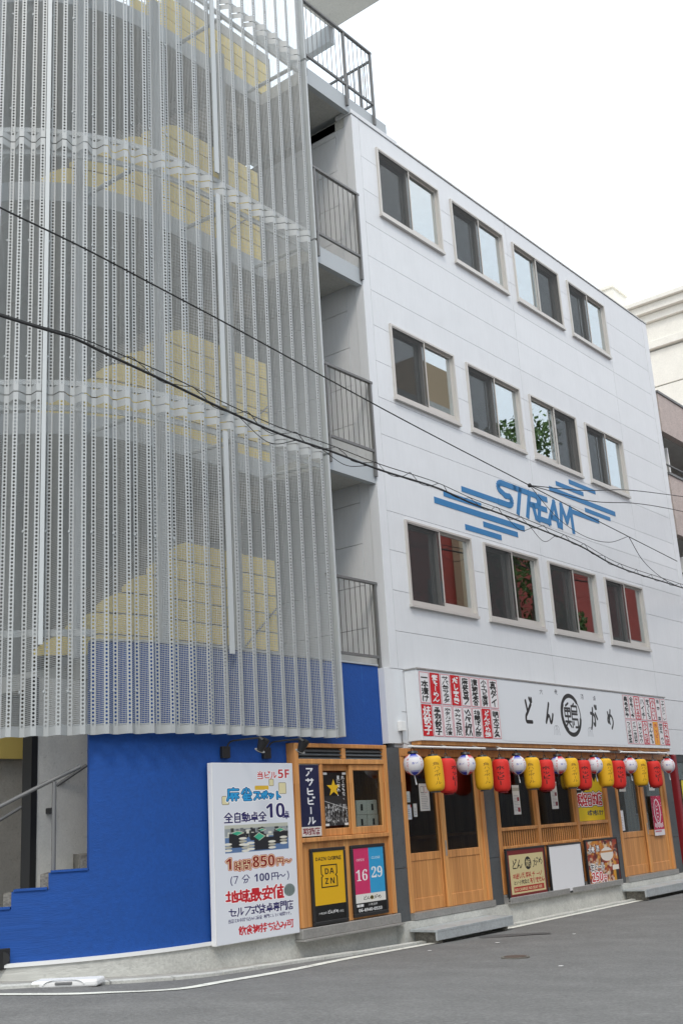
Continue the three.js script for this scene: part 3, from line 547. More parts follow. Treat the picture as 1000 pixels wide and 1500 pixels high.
// ------------------------------------------------------------------ perforated folded screen round the stair tower
{
  const scr = G('perforated_screen', [8.8, 2.5, 0], 'tall curved screen of folded perforated silver metal wrapped round the stair tower', 'metal screen');
  const PITCH = 0.237, tiers = [[2.535, 6.224], [6.236, 9.404], [9.416, 12.374], [12.386, 15.45]];
  const at = (s, o) => curve(s * (s > 0 ? 1 : 1), -o);   // o = outward offset from the rail line
  const foldAt = (s) => { const c = curve(s, -0.08); return c; };
  const prof = [[0, 0.03], [0.105, 0.03], [0.395, 0.135], [0.605, 0.135], [0.895, 0.03], [1, 0.03]], cum = [0, 0.0710, 0.4290, 0.5710, 0.9290, 1];
  for (const [y0, y1] of tiers) for (let k = 0; k < 29; k++) {
    const s0 = -2.0 + k * PITCH, pos = [], uv = [], pts = prof.map(([f, o]) => { const s = s0 + PITCH * f, c = curve(s > 0 ? s * (RC + o) / (RC + 0.08) : s, -o); return [c[0], c[1]]; });
    const q = (i, ya, yb, va, vb) => { const [a, b] = [pts[i], pts[i + 1]]; pos.push(b[0], ya, b[1], a[0], ya, a[1], a[0], yb, a[1], b[0], ya, b[1], a[0], yb, a[1], b[0], yb, b[1]); uv.push(cum[i + 1], va, cum[i], va, cum[i], vb, cum[i + 1], va, cum[i], vb, cum[i + 1], vb); };
    const m = 0.0755, n = Math.floor((y1 - y0 - 2 * m) / 0.040), mt = (y1 - y0 - n * 0.040) / 2;
    for (let i = 0; i < 5; i++) { q(i, y0, y0 + mt, 0.001, 0.001); q(i, y0 + mt, y1 - mt, 0, n); q(i, y1 - mt, y1, 0.001, 0.001); }
    const g = new THREE.BufferGeometry(); g.setAttribute('position', new THREE.Float32BufferAttribute(pos, 3)); g.setAttribute('uv', new THREE.Float32BufferAttribute(uv, 2)); g.computeVertexNormals();
    const pn = P('screen_panel', g, M.screen, scr);
    // fixing bolts on the inner folds
    const c = curve(s0, -0.034), pn2 = (y) => { const b = new THREE.CylinderGeometry(0.014, 0.014, 0.012, 6); b.rotateX(Math.PI / 2); b.rotateY(-Math.atan2(c[2], c[3]) * -1); b.translate(c[0], y, c[1]); P('bolt', b, M.screenTrim, pn); };
    pn2(y0 + 0.45); pn2((y0 + y1) / 2 + 0.3);
  }
  for (const J of [6.24, 9.44, 12.4]) for (const d of [0.15, -0.145]) P('curved_rail', stripWall(curveRange(-2.15, 4.6, -0.012, 0.12), J + d - 0.03, J + d + 0.03, 0.035), M.screenRail, scr);
  P('curved_rail', stripWall(curveRange(1.5, 4.6, 0.0, 0.12), 3.56, 3.63, 0.04), M.screenTrim, scr);
  P('curved_rail', stripWall(curveRange(-2.1, 4.6, 0.0, 0.12), 2.6, 2.65, 0.035), M.screenTrim, scr);
  const strip = (s, w, o, y0, y1) => P('cover_strip', stripWall([curve(s - w / 2, -o), curve(s + w / 2, -o)], y0, y1, 0.02), M.screenTrim, scr);
  for (const [y0, y1] of [[3.42, 6.08], [6.40, 9.27], [9.58, 12.22], [12.55, 15.3]]) { strip(-0.09, 0.075, 0.152, y0, y1); }
  strip(2.14, 0.045, 0.152, 3.45, 15.3);
  for (const [y0, y1] of tiers) P('end_trim', rbx(10.80, 10.83, y0 + 0.01, y1 - 0.01, 0.02, 0.15, 0.004), M.screenTrim, scr);
  for (let i = 0; i < 5; i++) { const [x, z] = curve(-1.9 + i * 1.45, 0.02), y = [6.24, 9.44, 12.4]; for (const h of y) { const c = curve(-1.9 + i * 1.45, 0.93); P('bracket', bar([x, h - 0.145, z], [c[0], h - 0.1, c[1]], 0.03), M.screenTrim, scr); } }
}
// ------------------------------------------------------------------ balcony railings
function railing(x0, x1, y0, y1, z, label, opt = {}) {
  const r = G('balcony_railing', [(x0 + x1) / 2, y0, z], label, 'railing', 'balcony railings'), n = Math.round((x1 - x0) / 0.115);
  P('top_rail', rbx(x0 - 0.03, x1 + 0.03, y1 - 0.02, y1 + 0.02, z - 0.025, z + 0.025, 0.006), M.railGrey, r); P('bottom_rail', bx(x0, x1, y0 + 0.14, y0 + 0.175, z - 0.018, z + 0.018), M.railGrey, r);
  for (const x of opt.posts ?? [x0, x1 - 0.035]) P('post', bx(x, x + 0.04, y0 - 0.22, y1 - 0.02, z - 0.02, z + 0.02), M.railGrey, r);
  for (let i = 1; i < n; i++) { const x = x0 + (x1 - x0) * i / n; P('baluster', bx(x - 0.0045, x + 0.0045, y0 + 0.175, y1 - 0.02, z - 0.0045, z + 0.0045), M.railGrey, r); }
  return r;
}
railing(11.0, 12.02, 3.5, 4.68, -0.14, 'dark grey balcony railing rising behind the top of the blue wall');
railing(11.0, 12.04, 6.42, 7.63, 0.01, 'dark grey balcony railing on the middle grey slab beside the white wall');
railing(11.0, 12.04, 9.5, 10.72, 0.01, 'dark grey balcony railing on the upper grey slab beside the white wall');
{
  const r = railing(10.95, 12.66, 12.48, 13.62, 0.01, 'dark grey railing with side return on the rooftop landing', { posts: [10.95, 11.94, 12.64] });
  P('top_rail', rbx(12.64, 12.68, 13.45, 13.485, -1.7, 0.0, 0.006), M.railGrey, r); P('bottom_rail', bx(12.64, 12.675, 12.62, 12.65, -1.7, 0), M.railGrey, r); P('post', bx(12.64, 12.68, 12.46, 13.45, -0.24, -0.20), M.railGrey, r);
  for (let i = 1; i < 15; i++) P('baluster', bx(12.654, 12.666, 12.65, 13.45, -i * 0.115 - 0.006, -i * 0.115 + 0.006), M.railGrey, r);
}
{ // stair handrail at the entrance
  const h = G('stair_handrail', [7.0, 1.1, -0.8], 'grey tube handrail climbing the entrance steps under the screen', 'handrail');
  const pt = (s, y, off) => { const c = curve(s, off); return [c[0], y, c[1]]; };
  P('rail_tube', tube([pt(3.0, 1.55, 0.2), pt(2.4, 1.83, 0.2), pt(1.9, 2.06, 0.2), pt(1.5, 2.24, 0.2)], 0.021, 20, 8), M.railGrey, h);
  P('rail_tube', tube([pt(2.6, 1.35, 1.0), pt(1.9, 1.72, 1.0), pt(1.3, 2.05, 1.0), pt(0.9, 2.3, 1.0)], 0.019, 20, 8), M.railGrey, h);
  P('post', bar(pt(1.76, 1.22, 0.2), pt(1.76, 2.1, 0.2), 0.022, 8), M.railGrey, h); P('post', bar(pt(2.3, 0.95, 0.6), pt(2.3, 1.6, 0.85), 0.02, 8), M.railGrey, h);
  P('wall_bracket', rbx(7.5, 7.56, 1.8, 1.86, -1.349, -1.25), M.black, h);
}
// ------------------------------------------------------------------ fascia sign with menu cards
{
  const X0 = 12.35, X1 = 20.53, Y0 = 2.525, Y1 = 3.475, Z = 0.22, s = G('fascia_sign', [16.4, Y0, 0], 'long white shop fascia sign with black brush lettering and menu cards at both ends', 'sign');
  P('sign_box', rbx(X0, X1, Y0, Y1, 0.002, Z, 0.006), M.signWhite, s);
  P('sign_trim', bx(X0 - 0.01, X1 + 0.01, Y1 + 0.001, Y1 + 0.022, 0.004, Z + 0.012), M.steel, s);
  P('sign_base', bx(X0 + 0.02, X1 - 0.02, Y0 - 0.05, Y0 - 0.001, 0.03, Z - 0.03), M.woodPanel, s);
  const red = '#c41a24', ink = '#1c1c1c', paper = '#e9e7e8';
  const left = [['一本漬け', '素そーめん', 'サバ缶サラダ', 'だしまき', '麻婆豆フ', '漬物盛合', '小エビ唐揚', '真ダイ'], ['焼餃子', '手羽餃子', 'ホタルイカ沖漬', 'やみつき胡瓜', '冷奴', '地鶏ぽん酢', 'どんがめ鍋', '明太子炙']];
  GL['缶'] = '30 13/22 82/04 94/52 58/16 18 88 86'.split('/').map((q) => q.split(' ').map((p) => [+p[0], +p[1]]));
  const right = [['黒毛和牛', '合もりギ', 'おすすめ手羽', 'ハイチ', 'まぐろ', '小カツ', '自然きのこ豆', 'マテンカンパン'], ['つりがま盛', 'イカ一夜焼き', 'レモンサワ', '小イカ焼', 'ほんもろ', 'ホッピー', '明石たこめし', '大カキ焼']];
  const inv = { 'L0-1': 1, 'L0-3': 1, 'L1-0': 1, 'L1-6': 1, 'R0-2': 2, 'R0-5': 2, 'R1-3': 2, 'R1-7': 2, 'R1-5': 3 };
  const CW = 96, CH = 230, k = canvas(CW * 16, CH * 2, '#fff', (c) => {
    [[left, 'L', 0], [right, 'R', 8]].forEach(([set, side, ox]) => set.forEach((row, j) => row.forEach((t, i) => {
      const x = (ox + i) * CW, y = j * CH, kind = inv[side + j + '-' + i] ?? 0;
      c.fillStyle = kind === 1 ? '#cf1620' : kind === 2 ? '#d23a4a' : kind === 3 ? '#f2a21c' : '#d8909a'; c.fillRect(x, y, CW, CH);
      if (kind !== 1 && kind !== 3) { c.fillStyle = paper; const b = kind === 2 ? 11 : 6; c.fillRect(x + b, y + b, CW - 2 * b, CH - 2 * b); }
      const n = [...t].length, h = (CH - 26) / n, w = Math.min(CW - 22, Math.max(h * 1.05, 62));
      text(c, t, x + (CW - w) / 2, y + 13, { size: h, sx: w / h, weight: Math.min(0.19, 10.5 / h), color: kind === 1 ? '#f4eeee' : kind === 2 ? '#b41c2c' : kind === 3 ? '#c4261a' : ink, edge: kind === 3 ? '#ffe27a' : kind === 1 ? '#8a0d14' : undefined, edgeW: 2, vert: true, gap: 0 });
    })));
  });
  const m = printMat(k);
  const cards = (x0, x1, ya, yb, ox) => { for (let j = 0; j < 2; j++) for (let i = 0; i < 8; i++) { const w = (x1 - x0) / 8, h = (yb - ya) / 2, a = x0 + i * w + 0.008, b = x0 + (i + 1) * w - 0.008, d = yb - j * h - 0.008, e = yb - (j + 1) * h + 0.008;
    P('menu_card', sheet(a, b, e, d, Z + 0.004, [(ox + i) / 16, (ox + i + 1) / 16, 1 - (j + 1) / 2, 1 - j / 2]), m, s); } };
  cards(12.38, 14.40, 2.575, 3.455, 0); cards(18.66, 20.50, 2.575, 3.455, 8);
  // shop name
  const kn = canvas(1773, 334, '#dfe2e6', (c) => {
    c.translate(237, 7);
    const col = '#211f1e';
    text(c, 'ど', 40, 70, { size: 170, sx: 0.75, weight: 0.125, color: col }); text(c, 'ん', 330, 75, { size: 160, sx: 0.7, weight: 0.125, color: col });
    text(c, 'が', 980, 80, { size: 160, sx: 0.75, weight: 0.125, color: col }); text(c, 'め', 1240, 85, { size: 145, sx: 0.8, weight: 0.125, color: col });
    c.strokeStyle = col; c.lineWidth = 26; c.beginPath(); c.ellipse(700, 158, 135, 118, 0.1, 0.1, Math.PI * 1.72); c.stroke(); c.lineWidth = 11; c.beginPath(); c.ellipse(700, 158, 137, 120, 0.1, Math.PI * 1.6, Math.PI * 2.15); c.stroke(); c.lineWidth = 34; c.beginPath(); c.ellipse(700, 158, 133, 112, 0.1, Math.PI * 0.65, Math.PI * 1.15); c.stroke();
    text(c, '鶏', 600, 78, { size: 160, sx: 1.25, weight: 0.085, color: col });
    const sm = { size: 34, sx: 1.3, weight: 0.09, color: '#55555a' }; text(c, '大', 285, 15, sm); text(c, '衆', 490, 8, sm); text(c, '酒', 870, 18, sm); text(c, '場', 1060, 24, sm);
    c.strokeStyle = '#8d9095'; c.lineWidth = 3; for (const cx of [470, 960]) { c.beginPath(); c.ellipse(cx, 248, 34, 22, 0, Math.PI, 2 * Math.PI); c.stroke(); for (let i = 0; i < 5; i++) { c.beginPath(); c.moveTo(cx - 30 + i * 15, 250); c.lineTo(cx - 40 + i * 20, 282); c.stroke(); } c.beginPath(); c.arc(cx, 240, 9, 0, 7); c.stroke(); }
  });
  P('shop_name', sheet(14.44, 18.62, 2.56, 3.45, Z + 0.003), new THREE.MeshStandardMaterial({ map: (() => { const t = new THREE.CanvasTexture(kn); t.colorSpace = THREE.SRGBColorSpace; return t; })(), roughness: 0.35, color: rgb(0.97, 0.97, 0.97) }), s);
}
// ------------------------------------------------------------------ lanterns on three rods
{
  const Z = 0.30, rods = [[11.9, 13.78], [14.12, 17.72], [18.15, 20.08]];
  rods.forEach(([a, b], i) => { const r = G('lantern_rod', [(a + b) / 2, 2.43, Z], ['slim white rod holding lanterns above the wide double door', 'slim white rod holding lanterns above the three part shop window', 'slim white rod holding lanterns above the door with arrow notices'][i], 'rod', 'lantern rods'); P('rod', bar([a, 2.43, Z], [b, 2.43, Z], 0.014, 8), M.white, r); for (const x of [a + 0.15, (a + b) / 2, b - 0.15]) P('bracket', bar([x, 2.43, Z], [x, 2.5, 0.12], 0.009), M.steel, r); });
  const body = (h, r) => { const p = [], n = 40; for (let i = 0; i <= n; i++) { const t = i / n, y = -h / 2 + h * t, e = Math.pow(Math.abs(2 * t - 1), 5), rr = r * (0.62 + 0.38 * Math.sqrt(Math.max(0, 1 - e))) + 0.0026 * Math.cos(i * Math.PI); p.push(new THREE.Vector2(rr, y)); } p.unshift(new THREE.Vector2(0.02, -h / 2)); p.push(new THREE.Vector2(0.02, h / 2)); return new THREE.LatheGeometry(p, 28, Math.PI); };
  const ball = (() => { const p = []; for (let i = 0; i <= 20; i++) { const a = -Math.PI / 2 + Math.PI * i / 20; p.push(new THREE.Vector2(Math.max(0.004, 0.132 * Math.cos(a)), 0.14 * Math.sin(a))); } return new THREE.LatheGeometry(p, 28, Math.PI); })();
  const cyl = body(0.45, 0.127), cap = new THREE.CylinderGeometry(0.06, 0.072, 0.028, 16), tasselG = new THREE.CylinderGeometry(0.006, 0.010, 0.12, 6), hookG = new THREE.TorusGeometry(0.028, 0.006, 5, 10);
  const redK = canvas(512, 512, '#dd2a22', (c) => { for (const x of [256, 0, 512]) text(c, 'ホッピー', x - 44, 110, { size: 72, sx: 1.15, weight: 0.13, color: '#2a1412', vert: true, gap: 4 }); });
  const yelK = canvas(512, 512, '#efb91a', (c) => { for (const x of [256, 0, 512]) text(c, '角ハイボール', x - 34, 100, { size: 50, sx: 1.2, weight: 0.10, color: '#7d5a12', vert: true, gap: 3 }); });
  const balK = canvas(1024, 512, '#e4e2e6', (c) => { for (let i = 0; i < 4; i++) { const x = i * 256, col = i % 2 ? '#3640b4' : '#d32a34'; c.fillStyle = col; c.fillRect(x + 30, 0, 196, 120); c.fillRect(x + 30, 392, 196, 120); c.fillStyle = i % 2 ? '#a9addc' : '#e7a3a8'; c.fillRect(x + 30, 120, 196, 34); c.fillRect(x + 30, 358, 196, 34); text(c, '酎ハイ'.replace('酎', '酒'), x + 78, 230, { size: 34, sx: 1.1, weight: 0.12, color: '#4450a8' }); text(c, 'ポッピー', x - 20, 165, { size: 44, weight: 0.12, color: '#c9303c', vert: true }); if (i === 0) text(c, 'ポッピー', 1004, 165, { size: 44, weight: 0.12, color: '#c9303c', vert: true }); } });
  const lm = (k) => { const t = new THREE.CanvasTexture(k); t.colorSpace = THREE.SRGBColorSpace; t.wrapS = THREE.RepeatWrapping; return phy({ map: t, roughness: 0.68, color: rgb(0.86, 0.86, 0.86) }); };
  const mr = lm(redK), my = lm(yelK), mb = lm(balK);
  const xsL = [11.93, 12.38, 12.69, 13.17, 13.6, 14.07, 14.54, 14.96, 15.37, 15.79, 16.18, 16.59, 17.02, 17.38, 17.85, 18.33, 18.73, 19.32, 19.94];
  const where = ['beside the left post', 'over the wide door', 'over the wide door']; const rr = rngOf(77);
  xsL.forEach((x0, i) => {
    const kind = i % 3, x = x0 * 0.9, name = ['ball_lantern', 'barrel_lantern', 'barrel_lantern'][kind], y = kind ? (kind === 1 ? 2.085 : 2.055) : 2.205, X = x0 * (8.833 - Z) / (8.833 - 0.35);
    const nth = ['first', 'second', 'third', 'fourth', 'fifth', 'sixth', 'seventh'][(kind ? 5 : 6) - Math.floor(i / 3)], zone = X < 14.1 ? 'above the wide double door' : X < 18.1 ? 'above the three part shop window' : 'above the door with arrow notices';
    const lab = nth + [' round striped red white and blue lantern', ' yellow barrel shaped lantern', ' red barrel shaped lantern'][kind] + ' counted from the red post end', col = ['striped ball', 'yellow', 'red'][kind];
    const L = G(name, [X, y, Z], lab, 'lantern', col + ' lanterns along the shopfront'); const turn = (kind ? -0.55 : 0.2) + (rr() - 0.5) * (kind ? 1.3 : 3);
    const add = (n, g, m, p) => { const o = new THREE.Mesh(g, m); o.name = n; o.castShadow = o.receiveShadow = true; o.position.set(...p); L.add(o); return o; };
    const b = add('lantern_body', kind ? cyl : ball, [mb, my, mr][kind], [0, 0, 0]); b.rotation.set((rr() - 0.5) * 0.05, turn, (rr() - 0.5) * 0.08);
    const h = kind ? 0.225 : 0.14; add('cap', cap, M.black, [0, h + 0.012, 0]); add('hook', hookG, M.black, [0, h + 0.045, 0]); if (kind) add('base_ring', cap, [0, M.charcoal, M.red][kind], [0, -h - 0.006, 0]); else if (i % 6 === 0 || i > 11) add('tassel', tasselG, M.white, [0.02, -h - 0.06, 0]).rotation.z = 0.25;
    P('wire', bar([X, y + h + 0.06, Z], [X, 2.43, Z], 0.004), M.black, L);
  });
}
// ------------------------------------------------------------------ boards and posters
function board(name, x0, x1, y0, y1, z0, z1, frame, k, label, category, group, fw = 0.028) {
  const b = G(name, [(x0 + x1) / 2, y0, z0], label, category, group);
  P('backing', bx(x0 + fw * 0.5, x1 - fw * 0.5, y0 + fw * 0.5, y1 - fw * 0.5, z0, z1 - 0.012), M.white, b);
  if (frame) { P('frame_bar', rbx(x0, x1, y0, y0 + fw, z0 + 0.001, z1), frame, b); P('frame_bar', rbx(x0, x1, y1 - fw, y1, z0 + 0.001, z1), frame, b); P('frame_bar', rbx(x0, x0 + fw, y0 + fw, y1 - fw, z0 + 0.001, z1), frame, b); P('frame_bar', rbx(x1 - fw, x1, y0 + fw, y1 - fw, z0 + 0.001, z1), frame, b); }
  if (k) P('print', sheet(x0 + fw * 0.8, x1 - fw * 0.8, y0 + fw * 0.8, y1 - fw * 0.8, z1 - 0.008), printMat(k, 0.35), b);
  return b;
}
{ // tall white board
  const W = 700, H = 990, k = canvas(W, H, '#e4e7ee', (c) => {
    const shade = '#c9b9a8';
    text(c, '当ビル', 372, 62, { size: 66, weight: 0.12, color: '#c5202e', edge: '#fff', edgeW: 4, sx: 0.9 }); text(c, '5F', 560, 38, { size: 92, weight: 0.1, color: '#c5202e', edge: '#fff', edgeW: 4 });
    c.fillStyle = '#e6dcae'; c.strokeStyle = '#7b6d55'; c.lineWidth = 4; c.beginPath(); c.roundRect(566, 160, 66, 92, 8); c.fill(); c.stroke(); c.beginPath(); c.roundRect(72, 262, 56, 66, 8); c.fill(); c.stroke(); c.beginPath(); c.roundRect(480, 130, 40, 54, 6); c.fill(); c.stroke();
    c.fillStyle = '#e5b93a'; c.beginPath(); c.roundRect(352, 182, 122, 34, 8); c.fill();
    const lg = { color: '#2ba0dc', edge: '#0d4a7c', edgeW: 5, edge2: '#ffffff', edge2W: 6 };
    text(c, '麻', 112, 196, { size: 104, sx: 0.98, weight: 0.13, ...lg }); text(c, '雀', 226, 196, { size: 104, sx: 0.92, weight: 0.13, ...lg }); text(c, 'スポット', 336, 226, { size: 72, sx: 0.86, weight: 0.17, ...lg });
    text(c, '全自動卓全', 84, 392, { size: 82, sx: 0.88, weight: 0.13, color: '#2a2560', edge: '#fff', edgeW: 4 }); text(c, '10', 436, 316, { size: 146, weight: 0.1, color: '#2a2560', edge: '#fff', edgeW: 6 }); text(c, '卓', 590, 396, { size: 70, sx: 0.9, weight: 0.12, color: '#2a2560' });
    // photograph of the table room
    c.save(); c.beginPath(); c.rect(86, 492, 548, 216); c.clip(); c.fillStyle = '#c3c4b6'; c.fillRect(86, 492, 548, 216); c.fillStyle = '#9aa0a2'; c.fillRect(86, 520, 548, 60); c.fillStyle = '#5d7ba6'; c.fillRect(86, 590, 548, 120);
    const q = rngOf(3); for (let i = 0; i < 70; i++) { c.fillStyle = ['#2a2c30', '#3a3d3a', '#6d7174', '#d9d8cc', '#1f2226'][Math.floor(q() * 5)]; c.fillRect(90 + q() * 540, 515 + q() * 70, 14 + q() * 24, 10 + q() * 30); }
    for (const [x, y, w, h] of [[120, 560, 120, 110], [330, 600, 170, 100], [500, 560, 120, 100], [300, 560, 70, 60]]) { c.fillStyle = '#22242a'; c.fillRect(x, y, w, h); }
    for (const [x, y, w, h] of [[190, 556, 80, 16], [374, 592, 74, 30], [560, 548, 66, 14], [400, 540, 50, 9]]) { c.fillStyle = '#3fae8c'; c.beginPath(); c.moveTo(x - w * 0.6, y); c.lineTo(x, y - h); c.lineTo(x + w * 0.7, y); c.lineTo(x, y + h * 1.1); c.fill(); c.strokeStyle = '#d9d4bd'; c.lineWidth = 4; c.stroke(); }
    for (const [x, y] of [[110, 640], [235, 600], [300, 640], [485, 640], [590, 610], [255, 650]]) for (let j = 0; j < 3; j++) { c.fillStyle = j % 2 ? '#b7b4a4' : '#e6e3d6'; c.beginPath(); c.ellipse(x, y + j * 24, 34, 10, 0, 0, 7); c.fill(); }
    c.restore();
    const hot = { color: '#8e1a16', edge: '#f3e6bb', edgeW: 5, edge2: '#b8242a', edge2W: 4 };
    text(c, '1', 84, 738, { size: 108, weight: 0.1, ...hot }); text(c, '時間', 152, 772, { size: 76, sx: 0.92, weight: 0.11, ...hot }); text(c, '850', 306, 738, { size: 108, weight: 0.1, ...hot }); text(c, '円', 516, 772, { size: 64, sx: 0.95, weight: 0.12, ...hot }); text(c, '〜', 584, 772, { size: 66, weight: 0.13, ...hot });
    text(c, '(7', 118, 880, { size: 74, weight: 0.1, color: '#2a2560', font: '' }); text(c, '分', 216, 884, { size: 66, weight: 0.11, color: '#2a2560' }); text(c, '100', 316, 880, { size: 74, weight: 0.1, color: '#2a2560' }); text(c, '円〜', 462, 884, { size: 66, weight: 0.11, color: '#2a2560' }); text(c, ')', 604, 880, { size: 74, color: '#2a2560', font: '' });
  });
  const k2 = canvas(W, 430, '#e4e7ee', (c) => {
    text(c, '地域最安値', 80, 16, { size: 112, sx: 0.88, weight: 0.14, color: '#c81f2c', edge: '#fff', edgeW: 5 }); c.fillStyle = '#7d8a88'; c.beginPath(); c.arc(624, 72, 50, 0, 7); c.fill(); c.strokeStyle = '#56615f'; c.lineWidth = 5; for (let i = -2; i <= 2; i++) { c.beginPath(); c.moveTo(624 + i * 17, 34 + Math.abs(i) * 8); c.lineTo(624 + i * 17, 110 - Math.abs(i) * 8); c.stroke(); }
    text(c, 'セルフ式貸卓専門店', 100, 154, { size: 74, sx: 0.83, weight: 0.13, color: '#2a2560', edge: '#fff', edgeW: 3 });
    text(c, '当店はお手持ち込みに麻雀を専門にしてい時間です。'.replace('を', 'の').replace('て', 'で').replace('て', 'で'), 92, 240, { size: 30, sx: 0.78, weight: 0.1, color: '#33305f' });
    text(c, '飲食物持ち込み可', 176, 302, { size: 70, sx: 0.84, weight: 0.13, color: '#c81f2c' });
  });
  const kk = canvas(W, H + 400, '#e4e7ee', (c) => { c.drawImage(k, 0, 0); c.drawImage(k2, 0, H - 20); });
  GL['て'] = GL['で'];
  const b = G('tall_sign_board', [9.32, 0.35, -0.1], 'tall white board with red and navy lettering and room photo on the blue wall', 'sign board');
  P('board_panel', rbx(8.66, 9.98, 0.36, 2.235, -0.07, 0.0, 0.006), M.white, b); P('print', sheet(8.668, 9.972, 0.368, 2.227, 0.003), printMat(kk, 0.5), b);
  P('mount', bx(8.75, 9.9, 0.6, 0.7, -0.1, -0.071), M.steel, b); P('mount', bx(8.75, 9.9, 1.9, 2.0, -0.1, -0.071), M.steel, b);
}
for (const [x, lab] of [[8.95, 'black spotlight on a bent arm fixed over the left end of the white board'], [9.62, 'black spotlight on a bent arm reaching towards the timber serving window']]) { // wall spots
  const s = G('wall_spotlight', [x, 2.35, -0.1], lab, 'spotlight', 'wall spotlights');
  P('mount_plate', rbx(x - 0.06, x + 0.06, 2.29, 2.42, -0.1, -0.05), M.black, s); P('arm', tube([[x, 2.38, -0.06], [x + 0.02, 2.46, -0.02], [x + 0.05, 2.475, 0.1], [x + 0.09, 2.475, 0.36]], 0.010, 24, 7), M.black, s);
  const c = new THREE.CylinderGeometry(0.034, 0.066, 0.15, 14, 1, true); c.rotateX(-2.6); c.translate(x + 0.1, 2.39, 0.39); const hd = P('lamp_head', c, M.black, s); M.black.side = THREE.DoubleSide;
  const d = new THREE.CircleGeometry(0.06, 14); d.rotateX(Math.PI / 2); d.translate(0, -0.06, 0); d.rotateX(0.55); d.translate(x + 0.1, 2.39, 0.39); P('lens', d, M.steel, hd); P('joint', bar([x + 0.09, 2.475, 0.36], [x + 0.1, 2.44, 0.41], 0.022, 8), M.black, s);
}
{ // beer plate, poster, price boards on the serving window
  const k = canvas(200, 560, '#1c2146', (c) => { text(c, 'アサヒビール', 55, 22, { size: 84, sx: 1.1, weight: 0.15, color: '#f2f2f4', vert: true, gap: 4, cap: 'butt' }); });
  const b = G('enamel_plate', [10.26, 1.4, 0.0], 'navy vertical plate with white katakana lettering beside the serving window', 'sign');
  P('plate', bx(10.085, 10.45, 1.395, 2.22, -0.02, 0.0), M.white, b); P('print', sheet(10.09, 10.445, 1.505, 2.215, 0.003), printMat(k), b);
  const k2 = canvas(200, 62, '#e2dcd6', (c) => text(c, '取扱店', 12, 6, { size: 48, sx: 1.2, weight: 0.14, color: '#7c1f2c' })); P('print', sheet(10.09, 10.445, 1.4, 1.503, 0.003), printMat(k2), b);
  const ps = canvas(300, 560, '#2b2b2d', (c) => { c.fillStyle = '#0f0f10'; c.fillRect(0, 0, 300, 250); const q = rngOf(9); for (let i = 0; i < 240; i++) { const v = 40 + q() * 170; c.fillStyle = `rgb(${v},${v},${v})`; c.fillRect(q() * 300, 330 + q() * 190, 5 + q() * 14, 8 + q() * 40); } c.fillStyle = '#111'; for (let i = 0; i < 26; i++) c.fillRect(70 + q() * 210, 400 + q() * 60, 12, 50); c.strokeStyle = '#c9c9c9'; c.lineWidth = 5; c.beginPath(); c.moveTo(0, 300); c.lineTo(300, 390); c.stroke();
    c.fillStyle = '#e9bb22'; c.beginPath(); for (let i = 0; i < 10; i++) { const a = -Math.PI / 2 + i * Math.PI / 5, r = i % 2 ? 40 : 98; c.lineTo(128 + r * 0.95 * Math.cos(a), 165 + r * Math.sin(a)); } c.fill();
    text(c, '丸くなるな、', 232, 30, { size: 44, weight: 0.12, color: '#eee', vert: true }); text(c, '星になれ。', 172, 30, { size: 44, weight: 0.12, color: '#eee', vert: true });
    c.fillStyle = '#e9e9e6'; for (const [x, y] of [[0, 0], [250, 0], [0, 536], [250, 536]]) c.fillRect(x, y, 50, 24); });
  const p = G('star_poster', [10.8, 1.5, -0.062], 'dark beer poster with a big yellow star inside the serving window', 'poster'); P('paper', bx(10.6, 11.04, 1.5, 2.13, -0.062, -0.0615), M.white, p); P('print', sheet(10.6, 11.04, 1.5, 2.13, -0.0606), printMat(ps), p);
  const kd = canvas(300, 560, '#e6b31c', (c) => { const i = '#1d1a16'; text(c, 'DAZN', 24, 46, { size: 36, color: i }); text(c, '公式契約店', 138, 48, { size: 33, sx: 0.82, weight: 0.12, color: i }); c.strokeStyle = i; c.lineWidth = 9; c.lineJoin = 'miter'; c.beginPath(); c.moveTo(76, 118); c.lineTo(224, 118); c.lineTo(224, 186); c.lineTo(211, 200); c.lineTo(224, 214); c.lineTo(224, 292); c.lineTo(76, 292); c.lineTo(76, 214); c.lineTo(89, 200); c.lineTo(76, 186); c.closePath(); c.stroke(); c.fillStyle = i; c.font = 'bold 66px sans-serif'; c.fillText('D', 104, 190); c.fillText('A', 154, 190); c.fillText('Z', 106, 268); c.fillText('N', 152, 268); c.fillStyle = '#191919'; c.fillRect(0, 430, 300, 130); text(c, '大衆酒場', 32, 484, { size: 19, color: '#ddd', weight: 0.1 }); text(c, 'どんがめ', 114, 474, { size: 30, sx: 0.9, color: '#f2f2f2', weight: 0.13 }); text(c, '本店', 232, 484, { size: 20, color: '#ddd', weight: 0.1 }); });
  board('poster_board', 10.2, 10.84, 0.405, 1.255, -0.008, 0.03, M.black, kd, 'black framed yellow poster with square four letter logo on timber boards', 'poster board', null, 0.04);
